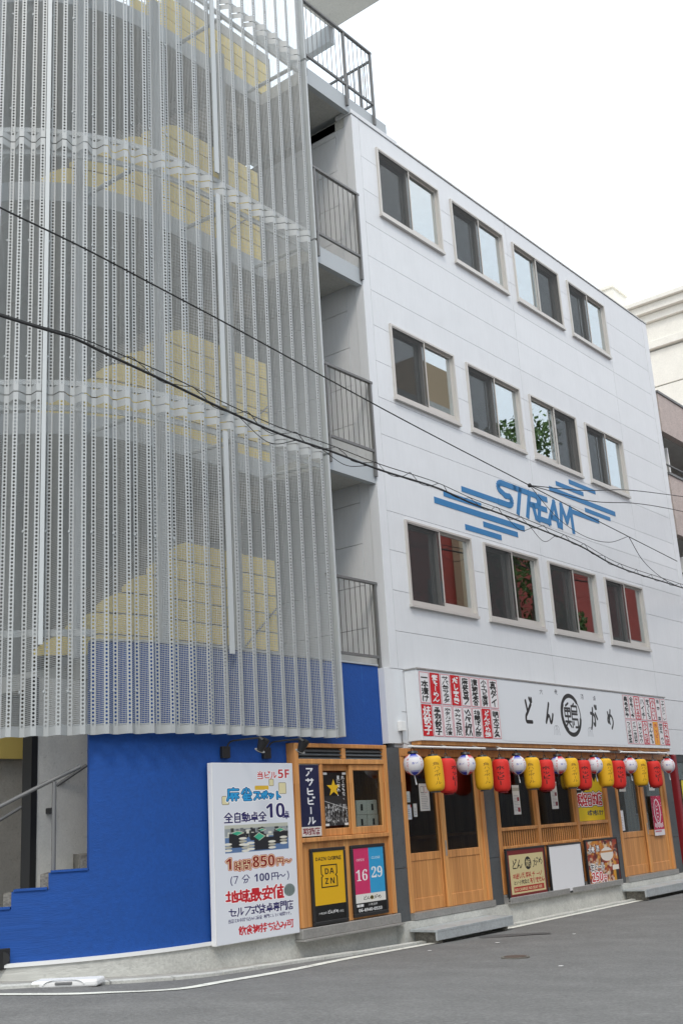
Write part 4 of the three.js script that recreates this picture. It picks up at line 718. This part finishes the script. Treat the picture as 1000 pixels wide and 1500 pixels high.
  const ko = canvas(300, 560, '#fff', (c) => { c.fillStyle = '#d2366a'; c.fillRect(0, 0, 150, 396); c.fillStyle = '#34a0d4'; c.fillRect(150, 0, 150, 396); c.fillStyle = '#f4f2f2'; c.font = '28px serif'; c.fillText('OPEN', 30, 116); c.fillText('CLOSE', 176, 106); c.font = 'bold 112px serif'; c.save(); c.scale(0.92, 1.15); c.fillText('16', 18, 246); c.fillText('29', 180, 232); c.restore(); c.fillStyle = '#e8e6e0'; c.fillRect(0, 396, 300, 74); text(c, 'どん', 72, 414, { size: 36, color: '#3a342c', weight: 0.11 }); text(c, 'がめ', 178, 414, { size: 36, color: '#3a342c', weight: 0.11 }); c.fillStyle = '#8a7a2a'; c.beginPath(); c.arc(160, 433, 17, 0, 7); c.fill(); text(c, '鶏', 148, 421, { size: 24, color: '#1c1a14', weight: 0.1 }); c.fillStyle = '#161616'; c.fillRect(0, 470, 300, 90); c.fillStyle = '#e8e8e8'; c.fillRect(12, 480, 30, 22); c.fillRect(46, 480, 30, 22); text(c, '大衆酒場', 120, 480, { size: 22, color: '#cfcfcf', weight: 0.1 }); c.fillStyle = '#f0f0f0'; c.font = 'bold 37px sans-serif'; c.fillText('06-6940-0533', 26, 544); });
  board('poster_board', 10.95, 11.63, 0.425, 1.255, -0.008, 0.03, M.black, ko, 'black framed pink and blue opening hours board on timber boards', 'poster board', null, 0.04);
}
{ // three framed boards under the shop window
  const k1 = canvas(440, 330, '#7a2323', (c) => { c.fillStyle = '#d8c896'; c.fillRect(18, 34, 404, 262); const i = '#25221c', r = '#b02a22'; text(c, 'どん', 40, 62, { size: 74, sx: 0.85, weight: 0.09, color: i }); text(c, 'が', 290, 66, { size: 66, weight: 0.09, color: i }); text(c, 'め', 354, 62, { size: 56, weight: 0.09, color: i }); c.fillStyle = i; c.beginPath(); c.ellipse(234, 98, 38, 44, 0, 0, 7); c.fill(); text(c, '鶏', 208, 70, { size: 54, weight: 0.08, color: '#d8c896' }); text(c, 'お通し代 席料 チャージ'.replace('ャ', 'ヤ'), 44, 158, { size: 38, sx: 0.88, weight: 0.12, color: r }); text(c, 'という概念は', 48, 206, { size: 30, weight: 0.12, color: i }); text(c, 'ありません', 236, 198, { size: 40, sx: 0.88, weight: 0.14, color: r }); c.fillStyle = r; c.fillRect(46, 248, 356, 36); c.fillStyle = '#e4d8a8'; c.font = 'bold 27px sans-serif'; c.fillText('NO CHARGE NO SEAT FEE', 54, 277); });
  GL['ヤ'] = GL['ャ'] = GL['や'];
  board('framed_board', 14.42, 15.55, 0.3, 1.03, 0.055, 0.095, M.black, k1, 'black framed cream and maroon notice board below the shop window', 'poster board', null, 0.03);
  board('framed_board', 15.66, 16.74, 0.29, 1.02, 0.055, 0.095, M.black, canvas(64, 64, '#eeeef1', () => {}), 'blank white board in black frame below the shop window', 'poster board', null, 0.025);
  const k3 = canvas(440, 330, '#8c2a1c', (c) => { const q = rngOf(21), cols = ['#c9761e', '#e0a33c', '#9c2f1f', '#6d1d1a', '#d9c9b0', '#e8dcc8', '#b9552a', '#3d2420', '#d88a2a']; for (let i = 0; i < 420; i++) { c.fillStyle = cols[Math.floor(q() * cols.length)]; c.globalAlpha = 0.75; c.beginPath(); c.ellipse(q() * 440, q() * 330, 6 + q() * 24, 5 + q() * 18, q() * 3, 0, 7); c.fill(); } c.globalAlpha = 1; c.fillStyle = '#ece4da'; c.beginPath(); c.ellipse(280, 110, 92, 52, 0, 0, 7); c.fill(); c.fillStyle = '#c8894a'; c.fillRect(196, 84, 170, 14); c.fillStyle = '#efe9dc'; c.fillRect(340, 198, 92, 36); c.fillStyle = '#d89a22'; c.fillRect(350, 234, 34, 84); c.fillStyle = '#2a2626'; c.fillRect(384, 234, 46, 84);
    text(c, '大衆', 20, 44, { size: 46, weight: 0.12, color: '#fff', edge: '#333', edgeW: 3 }); text(c, '酒', 130, 36, { size: 46, weight: 0.12, color: '#fff', edge: '#333', edgeW: 3 }); text(c, '生ビール', 30, 168, { size: 54, sx: 0.9, weight: 0.12, color: '#1f1c1c', edge: '#fff', edgeW: 5 }); text(c, '250', 34, 226, { size: 84, color: '#d1202c', edge: '#fff', edgeW: 7 }); text(c, '円', 190, 256, { size: 52, weight: 0.13, color: '#d1202c', edge: '#fff', edgeW: 6 }); });
  board('framed_board', 16.88, 18.04, 0.3, 1.04, 0.055, 0.095, M.black, k3, 'black framed colourful food poster priced in large red numerals below shop window', 'poster board', null, 0.03);
}
function notice(name, x0, x1, y0, y1, z, k, label, group, category = 'notice') { const n = G(name, [(x0 + x1) / 2, y0, z], label, category, group); P('paper', bx(x0, x1, y0, y1, z, z + 0.0008), M.white, n); P('print', sheet(x0, x1, y0, y1, z + 0.0034), printMat(k, 0.7), n); return n; }
{
  const lines = (w, h, bg, draw) => canvas(w, h, bg, (c) => { c.strokeStyle = '#8b8f96'; c.lineWidth = 3; for (let y = h * 0.35; y < h * 0.92; y += 12) { c.beginPath(); c.moveTo(w * 0.15, y); c.lineTo(w * (0.6 + 0.25 * Math.abs(Math.sin(y))), y); c.stroke(); } draw?.(c); });
  const zd = -0.084, zw = -0.05;
  notice('door_notice', 12.62, 12.85, 1.62, 1.98, zd, lines(100, 190, '#d9d9d6', (c) => { c.strokeStyle = '#555'; c.strokeRect(14, 22, 32, 40); c.strokeStyle = '#c88'; c.strokeRect(54, 22, 32, 40); }), 'pale tall notice on the left leaf of the wide door');
  notice('door_notice', 12.30, 12.40, 1.74, 1.88, zd, lines(60, 80, '#c9d2d2'), 'small greenish sticker above a white card on the wide door');
  notice('door_notice', 12.30, 12.41, 1.52, 1.71, zd, lines(60, 100, '#dfe3ea', (c) => { c.fillStyle = '#c33'; c.fillRect(50, 0, 10, 20); }), 'small white card with blue print low on the wide door');
  notice('door_notice', 12.46, 12.54, 1.55, 1.72, zd, lines(50, 100, '#dcdcda'), 'narrow white card right of the blue printed card on wide door');
  notice('menu_strip', 15.0, 15.2, 1.5, 1.93, zw, lines(100, 230, '#e2ded8', (c) => { c.fillStyle = '#b9b2a4'; c.fillRect(0, 20, 100, 26); c.fillStyle = '#8c2f3c'; c.fillRect(58, 96, 30, 30); c.fillRect(58, 176, 34, 34); }), 'white menu strip with red stamps on the first shop window pane');
  notice('menu_strip', 16.18, 16.39, 1.55, 1.97, zw, lines(100, 230, '#e2ded8', (c) => { c.fillStyle = '#d2a79c'; c.fillRect(0, 12, 100, 26); c.fillStyle = '#7c3340'; c.fillRect(58, 90, 30, 30); c.fillRect(58, 170, 34, 34); }), 'white menu strip with pink heading on the second shop window pane');
  const arrow = canvas(120, 140, '#dededb', (c) => { c.strokeStyle = '#555'; c.lineWidth = 5; c.font = 'bold 24px sans-serif'; c.fillStyle = '#555'; c.fillText('入口'.length ? '' : '', 0, 0); c.strokeRect(24, 22, 30, 24); c.strokeRect(62, 22, 36, 24); c.fillStyle = '#1d1d1d'; c.beginPath(); c.moveTo(14, 95); c.lineTo(46, 70); c.lineTo(46, 86); c.lineTo(106, 86); c.lineTo(106, 104); c.lineTo(46, 104); c.lineTo(46, 120); c.fill(); });
  notice('arrow_notice', 18.72, 18.98, 1.78, 2.0, zd, arrow, 'white arrow notice on the darker door leaf without the pink poster', null); notice('arrow_notice', 19.86, 20.1, 1.78, 2.0, -0.035, arrow, 'white arrow notice directly above the pink poster', null);
  notice('door_notice', 18.58, 18.76, 1.12, 1.46, zd, lines(80, 150, '#e6e6ea', (c) => { c.fillStyle = '#222'; c.fillRect(20, 60, 12, 18); }), 'plain white sheet at the lower left of the second door glass');
  const pk = canvas(200, 420, '#c4204c', (c) => { const q = rngOf(5); c.fillStyle = '#eac6d0'; for (let i = 0; i < 60; i++) c.fillRect(q() * 200, q() * 350, 3 + q() * 8, 3 + q() * 6); c.strokeStyle = '#ead8dc'; c.lineWidth = 16; c.beginPath(); c.ellipse(100, 165, 58, 125, 0, 0, 7); c.stroke(); c.lineWidth = 7; for (let i = 0; i < 5; i++) { c.beginPath(); c.arc(100, 90 + i * 38, 22, 0.3 * i, 3 + i); c.stroke(); } c.fillStyle = '#efe6e8'; for (let i = 0; i < 7; i++) c.fillRect(24 + i * 24, 285 + (i % 2) * 8, 15, 46); c.fillStyle = '#e9e4e8'; c.fillRect(0, 358, 200, 62); c.fillStyle = '#c4204c'; for (let i = 0; i < 9; i++) c.fillRect(16 + i * 14, 368, 10, 16); });
  notice('pink_poster', 19.78, 20.22, 0.98, 1.68, 0.002, pk, 'tall pink event poster hanging across the right door glass', null, 'poster');
  const sm = canvas(330, 340, '#e8c81e', (c) => { c.fillStyle = '#1a1a18'; c.fillRect(0, 0, 330, 60); c.beginPath(); c.moveTo(0, 0); c.lineTo(120, 0); c.lineTo(120, 120); c.lineTo(0, 150); c.fill(); c.fillStyle = '#e8c81e'; c.beginPath(); for (let i = 0; i <= 10; i++) c.lineTo(120 + i * 21, i % 2 ? 16 : 56); c.lineTo(330, 130); c.lineTo(120, 130); c.fill(); text(c, '選', 10, 52, { size: 58, weight: 0.1, color: '#ddd' }); text(c, 'え！', 62, 52, { size: 48, weight: 0.1, color: '#ddd' }); text(c, '喫煙目的店', 8, 128, { size: 104, sx: 0.6, weight: 0.11, color: '#c41d2a', edge: '#fff', edgeW: 6, edge2: '#222', edge2W: 4 }); text(c, 'お席で吸えます', 118, 262, { size: 42, sx: 0.68, weight: 0.12, color: '#1d2a54' }); });
  notice('smoking_banner', 16.98, 17.96, 1.33, 2.07, -0.045, sm, 'yellow and black banner with red lettering on the third window pane', null, 'banner');
}
// ------------------------------------------------------------------ steps, lid, manhole, small fittings
function doorStep(x0, x1, label) { const s = G('metal_step', [(x0 + x1) / 2, 0, 0.25], label, 'step', 'metal door steps'); P('tread_plate', rbx(x0, x1, 0.155, 0.185, 0.05, 0.47, 0.004), M.galv, s); P('front_skirt', bx(x0, x1, 0.06, 0.155, 0.44, 0.468), M.galv, s); P('leg', bx(x0 + 0.1, x0 + 0.16, 0.005, 0.155, 0.06, 0.43), M.concreteDark, s); P('leg', bx(x1 - 0.16, x1 - 0.1, 0.005, 0.155, 0.06, 0.43), M.concreteDark, s); }
doorStep(12.0, 13.82, 'galvanised metal step on the road edge before the wide double door'); doorStep(18.1, 20.5, 'galvanised metal step before the door with arrow notices');
{
  const l = G('drain_cover', [6.78, 0.24, 0.0], 'low white plastic cover lying in the gutter by the blue wall', 'cover'); l.rotation.y = -1.0;
  const add = (n, g, m, p) => { const o = new THREE.Mesh(g, m); o.name = n; o.castShadow = o.receiveShadow = true; o.position.set(...p); l.add(o); return o; };
  add('shell', new RoundedBoxGeometry(0.62, 0.065, 0.24, 3, 0.025), M.white, [0, 0.032, 0]); const h = new THREE.TorusGeometry(0.19, 0.012, 6, 20, Math.PI); add('rim', h, M.white, [0, 0.03, 0.118]).scale.y = 0.25; add('grip', new RoundedBoxGeometry(0.16, 0.025, 0.02, 2, 0.008), M.railGrey, [0, 0.04, 0.121]);
  const m = G('manhole_cover', [10.8, 0.045, 2.28], 'small rusty round cover set in the asphalt', 'manhole cover'); m.rotation.z = -0.02; const rust = std({ color: rgb(0.09, 0.06, 0.045), roughness: 0.9 });
  const add2 = (n, g, mt, y) => { const o = new THREE.Mesh(g, mt); o.name = n; o.position.y = y; m.add(o); o.receiveShadow = true; }; add2('ring', new THREE.CylinderGeometry(0.15, 0.15, 0.02, 28), M.concreteDark, 0.006); add2('lid', new THREE.CylinderGeometry(0.12, 0.12, 0.02, 28), rust, 0.01);
  const p = G('drain_pipe', [6.7, 0.4, -0.9], 'black pipe outlet at the left foot of the blue wall', 'pipe'); const cc = curve(2.32, 0.06); P('pipe_end', bar([cc[0], 0.46, cc[1] + 0.02], [cc[0] + 0.2, 0.46, cc[1] - 0.25], 0.06, 14), M.black, p);
  P('pipe_box', rbx(cc[0] - 0.18, cc[0] + 0.12, 0.36, 0.55, cc[1] - 0.1, cc[1] + 0.02), M.black, p);
  const q = G('wall_box', [12.18, 2.7, 0], 'small white junction box on the wall left of the fascia sign', 'junction box'); P('case', rbx(12.12, 12.24, 2.66, 2.79, 0.001, 0.06), M.white, q); P('conduit', bar([12.18, 2.5, 0.02], [12.18, 2.66, 0.02], 0.008), M.railGrey, q);
}
// inside the shop: counter, stools, boxes behind the serving window
{
  const c = G('bar_counter', [16, 0.26, -2.4], 'long wooden bar counter inside the shop behind the glass', 'counter'); P('counter_front', bx(12.6, 20.2, 0.26, 1.2, -2.7, -2.5), M.woodPanel, c); P('counter_top', rbx(12.5, 20.3, 1.2, 1.26, -3.0, -2.3, 0.01), M.wood[0], c);
  const words = ['beside the wide door', 'behind the cream notice board', 'behind the blank white board', 'behind the food poster', 'beside the door with arrow notices'];
  [13.2, 15.0, 16.3, 17.5, 19.4].forEach((x, i) => { const s = G('bar_stool', [x, 0.26, -1.9], 'round wooden bar stool inside the shop ' + words[i], 'stool', 'bar stools'), t = new THREE.CylinderGeometry(0.17, 0.17, 0.05, 18); t.translate(x, 0.96, -1.9); P('seat', t, M.wood[1], s); for (const [a, b] of [[-1, -1], [1, -1], [1, 1], [-1, 1]]) P('leg', bar([x + a * 0.15, 0.262, -1.9 + b * 0.15], [x + a * 0.09, 0.94, -1.9 + b * 0.09], 0.014), M.railGrey, s); });
  [[11.41, 1.431, 0.2], [11.65, 1.431, 0.2], [11.42, 1.612, 0.18], [11.64, 1.612, 0.2]].forEach(([x, y, h], i) => { const b = G('storage_box', [x, y, -0.25], ['white carton on the shelf, lower one next to the poster', 'white carton on the shelf, lower one next to the frame', 'white carton stacked on the lower carton next to poster', 'white carton stacked on the lower carton next to frame'][i], 'box', 'cartons behind the serving window'); P('carton', rbx(x - 0.105, x + 0.105, y, y + 0.178, -0.36, -0.14, 0.006), M.white, b); P('hand_hole', rbx(x - 0.02, x + 0.02, y + 0.05, y + 0.13, -0.139, -0.136, 0.001), M.black, b); });
}
// litter specks on the road
{ const q = rngOf(41); for (const [x, z, lab] of [[12.2, 1.2, 'tiny white scrap on the asphalt near the wide door step'], [13.3, 1.65, 'tiny white scrap on the asphalt before the cream notice board'], [10.1, 3.2, 'small pale scrap of paper alone on the open road'], [11.2, 0.9, 'tiny white scrap near the white road line by the booth']]) { const g = new THREE.CircleGeometry(0.02 + q() * 0.015, 5); g.rotateX(-Math.PI / 2); g.translate(x, ground(x) + 0.012, z); const o = P('paper_scrap', g, M.white); tag(o, lab, 'litter', 'paper scraps'); } }
// ------------------------------------------------------------------ overhead cables (from the near left to the far end of the wall)
{
  const K = (z, x, y) => { const k = (8.833 - z) / (8.833 - 0.2); return [x * k, 1.5 + (y - 1.5) * k, z]; };
  const zs = (x) => 0.25 + Math.max(0, 22 - x) * 0.10;
  const w1 = [[4.2, 7.78], [5.71, 7.68], [6.73, 7.64], [7.9, 7.55], [8.89, 7.47], [10.8, 7.29], [12.69, 7.12], [16.14, 6.86], [18.22, 6.7], [19.92, 6.58], [22.21, 6.42]].map(([x, y]) => K(zs(x), x, y));
  tag(P('overhead_cable', tube(w1, 0.0085, 120, 5), M.cable), 'thin black cable crossing the screen and the letters of the wall logo', 'cable', 'overhead cables');
  const w2 = [[4.4, 6.5], [5.74, 6.5], [6.22, 6.52], [6.65, 6.54], [7.01, 6.5], [7.88, 6.42], [8.84, 6.32], [9.8, 6.25], [10.78, 6.25], [11.85, 6.22], [13.28, 6.24], [14.2, 6.18], [15.22, 6.16], [16.33, 6.12], [17.79, 6.05], [19.12, 5.89], [21.98, 5.86], [24.5, 5.85]].map(([x, y]) => K(zs(x), x, y));
  const cb = G('cable_bundle', w2[0], 'thick bundled cable with looped wire crossing below the wall logo', 'cable', 'overhead cables');
  P('main_cable', tube(w2, 0.014, 160, 6), M.cable, cb);
  const up = (d) => w2.map(([x, y, z], i) => [x, y + d * Math.min(1, Math.max(0.2, (i - 2) / 3)), z]);
  P('messenger_wire', tube(up(0.075), 0.006, 140, 4), M.cable, cb);
  const c1 = new THREE.CatmullRomCurve3(w2.map((p) => new THREE.Vector3(...p)), false, 'centripetal'), q = rngOf(8), lp = [];
  for (let i = 0; i <= 150; i++) { const t = 0.12 + 0.86 * i / 150, p = c1.getPointAt(t), a = i * 0.9; lp.push([p.x, p.y + 0.03 + 0.045 * Math.sin(a) + (q() - 0.5) * 0.03, p.z + 0.035 * Math.cos(a)]); }
  P('lashing_wire', tube(lp, 0.0045, 420, 4), M.cable, cb);
  for (const [t0, d] of [[0.2, 0.16], [0.27, 0.10], [0.5, 0.14], [0.54, 0.18]]) { const a = c1.getPointAt(t0), b = c1.getPointAt(t0 + 0.05), m = a.clone().add(b).multiplyScalar(0.5); P('slack_loop', tube([[a.x, a.y, a.z], [m.x, m.y - d, m.z], [b.x, b.y, b.z]], 0.005, 20, 4), M.cable, cb); }
  const knot = K(zs(16.14), 16.14, 6.86);
  const drop = (pts, r, lab) => tag(P('branch_cable', tube([knot, ...pts.map(([x, y]) => K(zs(x) * 0.9, x, y))], r, 50, 4), M.cable), lab, 'cable', 'overhead cables');
  drop([[18.2, 7.18], [20.0, 7.55], [22.3, 7.9], [26, 8.4]], 0.008, 'upper thin cable branching right from the knot above the logo letters');
  drop([[18.5, 7.03], [20.4, 7.35], [22.3, 7.58], [26, 7.9]], 0.008, 'lower thin cable branching right from the knot above the logo letters');
  drop([[17.0, 6.45], [18.0, 6.27], [19.0, 6.32], [19.9, 6.58]], 0.006, 'slack thin cable sagging under the right stripes of the logo');
  tag(P('branch_cable', tube([K(0.45, 19.92, 6.58), K(0.42, 20.4, 6.2), K(0.38, 21.2, 5.95), K(0.3, 21.9, 5.87)], 0.007, 40, 4), M.cable), 'thin cable dropping from the long cable to the bundle near wall end', 'cable', 'overhead cables');
  const kn = new THREE.SphereGeometry(0.035, 8, 6); kn.translate(...knot); P('splice', kn, M.cable, cb);
}
// ------------------------------------------------------------------ neighbouring buildings
{
  const pinkM = std({ map: dataTex(256, 256, (u, v) => { const k = 0.74 + 0.16 * (N128(u * 128, v * 128) - 0.5) + 0.08 * (fb(u, v) - 0.5); return [k, k * 0.93, k * 0.9]; }, true, [0.8, 0.8]), roughness: 0.9 });
  const b = G('apartment_building', [27, 0, -3], 'pinkish grey apartment block with recessed balconies beyond the white building', 'building');
  P('wall', bx(23.0, 31, 0, 10.5, -9, -1.5), pinkM, b);
  for (const [y0, y1] of [[9.58, 10.5], [7.18, 8.55], [4.6, 6.05], [2.6, 3.4]]) { P('balcony_front', bx(23.0, 31, y0, y1, -0.15, 0.0), pinkM, b); P('balcony_slab', bx(23.0, 31, y0 - 0.02, y0 + 0.12, -1.49, -0.16), M.plasterGrey, b); P('balcony_cap', bx(22.98, 31, y1 + 0.003, y1 + 0.06, -0.17, 0.025), M.railGrey, b); }
  for (const y of [8.72, 6.22]) { P('balcony_rail', bar([23.0, y + 0.12, -0.08], [31, y + 0.12, -0.08], 0.022), M.railGrey, b); for (let i = 0; i < 6; i++) P('rail_post', bar([23.2 + i, y - 0.12, -0.08], [23.2 + i, y + 0.12, -0.08], 0.014), M.railGrey, b); }
  for (const y of [7.35, 4.8]) for (let i = 0; i < 3; i++) { const w = P('window', bx(23.9 + i * 2.4, 25.5 + i * 2.4, y, y + 1.9, -1.49, -1.44), M.railGrey, b); P('pane', bx(24.0 + i * 2.4, 25.4 + i * 2.4, y + 0.1, y + 1.8, -1.44, -1.43), M.white, w); }
  for (const y of [7.18, 4.6]) P('divider', bx(23.6, 23.66, y + 0.15, y + 2.2, -1.45, -0.2), M.white, b);
  P('pier', bx(22.95, 23.0, 0, 10.5, -9, -1.5), pinkM, b);
  const cr = std({ map: dataTex(256, 256, (u, v) => { const k = 0.90 + 0.05 * (fb(u, v) - 0.5) + 0.04 * (N128(u * 128, v * 128) - 0.5); return [k, k * 0.985, k * 0.945]; }, true, [0.4, 0.4]), roughness: 0.8 });
  const c = G('cream_building', [34, 0, -6], 'tall cream building with stepped cornice rising behind the apartment block', 'building');
  for (let i = 0; i < 12; i++) P('wall_band', bx(30.0, 38, 1.0 + i * 1.13 + 0.02, 2.13 + i * 1.13 - 0.02, -14, -0.6), cr, c);
  P('wall_core', bx(30.06, 37.9, 0, 15.2, -13.9, -0.66), M.plasterGrey, c);
  for (const [y0, y1, o] of [[14.6, 14.85, 0.12], [14.85, 15.45, 0.03], [15.45, 15.7, 0.15], [15.7, 15.95, 0.3], [15.95, 16.1, 0.42]]) P('cornice', rbx(30 - o, 38 + o, y0 + 0.002, y1 - 0.002, -14 - o, -0.6 + o, 0.02), cr, c);
  const t = G('roof_turret', [31.6, 16.0, -5], 'small cream roof block showing over the white building roofline', 'roof block'); P('block', bx(30.9, 31.9, 16.1, 17.5, -6.2, -4), cr, t); P('block_cap', bx(30.85, 31.95, 17.5, 17.6, -6.25, -3.95), cr, t);
  // next shop: red post, dark front, yellow banner
  const s = G('red_post', [21.15, 0, 0], 'dark red painted post at the right end of the shopfront', 'post'); P('shaft', rbx(21.03, 21.17, 0.275, 2.435, -0.13, 0.03, 0.02), M.red, s); P('post_base', bx(21.0, 21.2, 0.275, 0.42, -0.131, 0.09), M.charcoal, s);
  const d = G('dark_shopfront', [22, 0.28, -0.2], 'dark glazed shopfront past the red post', 'shopfront'); P('frame', [bx(21.25, 22.78, 2.3, 2.43, -0.15, -0.02), bx(22.68, 22.78, 0.28, 2.3, -0.15, -0.02), bx(21.25, 22.68, 0.28, 0.6, -0.15, -0.02)], M.black, d); P('pane', bx(21.25, 22.68, 0.6, 2.3, -0.1, -0.09), M.shopGlass, d); P('rear', bx(21.1, 22.78, 0.28, 2.43, -2.1, -2.0), M.room, d);
  const y = G('yellow_banner', [21.6, 0.8, 0.05], 'plain yellow banner hanging right of the red post', 'banner'); P('cloth', rbx(21.28, 21.75, 0.95, 1.95, 0.0, 0.015, 0.004), std({ color: rgb(0.65, 0.55, 0.06), roughness: 0.7 }), y); P('rod', bar([21.26, 1.96, 0.008], [21.77, 1.96, 0.008], 0.012), M.black, y);
}
// ------------------------------------------------------------------ across the street (seen mirrored in the upper windows)
{
  const brick = std({ map: dataTex(512, 512, (u, v) => { const k = 0.55 + 0.12 * (fb(u, v) - 0.5); return [k * 1.05, k * 0.43, k * 0.36]; }, true, [0.2, 0.2]), roughness: 0.85 }), tan = std({ color: rgb(0.42, 0.31, 0.2), roughness: 0.8 });
  const winM = std({ color: rgb(0.12, 0.15, 0.17), roughness: 0.1, metalness: 0.3 });
  function block(name, x0, x1, z0, z1, h, m, label, cols, rws) { const g = G(name, [(x0 + x1) / 2, 0, z0], label, 'building'); P('wall', bx(x0, x1, 0, h, z0, z1), m, g); P('roof_edge', bx(x0 - 0.1, x1 + 0.1, h, h + 0.3, z0 - 0.15, z1), M.plasterGrey, g); for (let i = 0; i < cols; i++) for (let j = 0; j < rws; j++) { const x = x0 + (i + 0.3) * (x1 - x0) / cols, y = 1.2 + j * 3; const w = P('window', bx(x, x + 0.45 * (x1 - x0) / cols, y, y + 1.4, z0 - 0.04, z0 - 0.002), M.white, g); P('pane', bx(x + 0.06, x + 0.45 * (x1 - x0) / cols - 0.06, y + 0.06, y + 1.34, z0 - 0.06, z0 - 0.041), winM, w); } return g; }
  const rb = block('red_building', 25, 34.4, 11.5, 20, 15.6, brick, 'red brick building across the street with a tan corner pier', 2, 0); P('pilaster', bx(32.0, 32.32, 3.6, 15.6, 11.2, 11.49), tan, rb); P('roof_house', bx(31.4, 34.2, 15.9, 17.9, 12, 15), tan, rb); P('shop_base', bx(24.9, 34.5, 0, 3.6, 11.0, 11.19), M.charcoal, rb); for (const [x, y] of [[27, 5], [30, 5], [30.4, 8.2]]) { const w = P('window', bx(x, x + 0.8, y, y + 1.1, 11.44, 11.498), M.railGrey, rb); P('pane', bx(x + 0.06, x + 0.74, y + 0.06, y + 1.04, 11.42, 11.439), winM, w); }
  const r2 = block('red_warehouse', 36.2, 54, 14, 24, 15.4, brick, 'long red building with pale green roof across the street', 4, 0); const rg = new THREE.BoxGeometry(18.4, 0.2, 4); rg.rotateX(-0.5); rg.translate(45.1, 16.2, 15.4); P('shop_base', bx(36.1, 54.1, 0, 4.2, 13.6, 13.95), M.charcoal, r2); P('roof', rg, std({ color: rgb(0.5, 0.6, 0.56), roughness: 0.5 }), r2);
  block('low_building', 43, 56, 11.3, 13.8, 8.2, std({ color: rgb(0.55, 0.6, 0.6), roughness: 0.6 }), 'low pale green building in front of the long red one', 5, 2);
  block('grey_building', 1, 23.5, 14, 24, 7.5, M.plasterGrey, 'plain grey building across the street behind the viewpoint', 7, 2);
  const t = G('street_tree', [37.6, 0, 12.2], 'leafy green tree across the street between the two red buildings', 'tree'); const bark = std({ color: rgb(0.11, 0.085, 0.06), roughness: 0.95 }), q = rngOf(99);
  P('trunk', [bar([37.6, 0, 12.2], [37.7, 6, 12.2], 0.2, 8), bar([37.7, 5.5, 12.2], [38.9, 11, 12.0], 0.11, 6), bar([37.7, 5, 12.2], [36.5, 9.5, 12.4], 0.11, 6), bar([37.7, 6, 12.2], [37.7, 15, 12.6], 0.12, 6)], bark, t);
  const pos = []; const cl = []; for (let i = 0; i < 38; i++) { const a = q() * 6.28, r = Math.sqrt(q()) * 2.1, h = 7 + q() * 10; cl.push([37.7 + r * Math.cos(a), h, 12.3 + r * Math.sin(a), 0.5 + q() * 0.7]); }
  for (let i = 0; i < 7000; i++) { const [cx, cy, cz, cr] = cl[Math.floor(q() * cl.length)], d = new THREE.Vector3(q() - 0.5, q() - 0.5, q() - 0.5).normalize().multiplyScalar(cr * Math.cbrt(q())), c = new THREE.Vector3(cx, cy, cz).add(d), u = new THREE.Vector3(q() - 0.5, q() - 0.5, q() - 0.5).normalize().multiplyScalar(0.13), v = new THREE.Vector3(q() - 0.5, q() - 0.5, q() - 0.5).normalize().multiplyScalar(0.09); pos.push(c.x + u.x, c.y + u.y, c.z + u.z, c.x + v.x, c.y + v.y, c.z + v.z, c.x - u.x, c.y - u.y, c.z - u.z, c.x + u.x, c.y + u.y, c.z + u.z, c.x - u.x, c.y - u.y, c.z - u.z, c.x - v.x, c.y - v.y, c.z - v.z); }
  const g = new THREE.BufferGeometry(); g.setAttribute('position', new THREE.Float32BufferAttribute(pos, 3)); g.computeVertexNormals(); P('crown', g, std({ color: rgb(0.09, 0.16, 0.04), roughness: 0.8, side: THREE.DoubleSide }), t);
}
renderer.render(scene, camera);
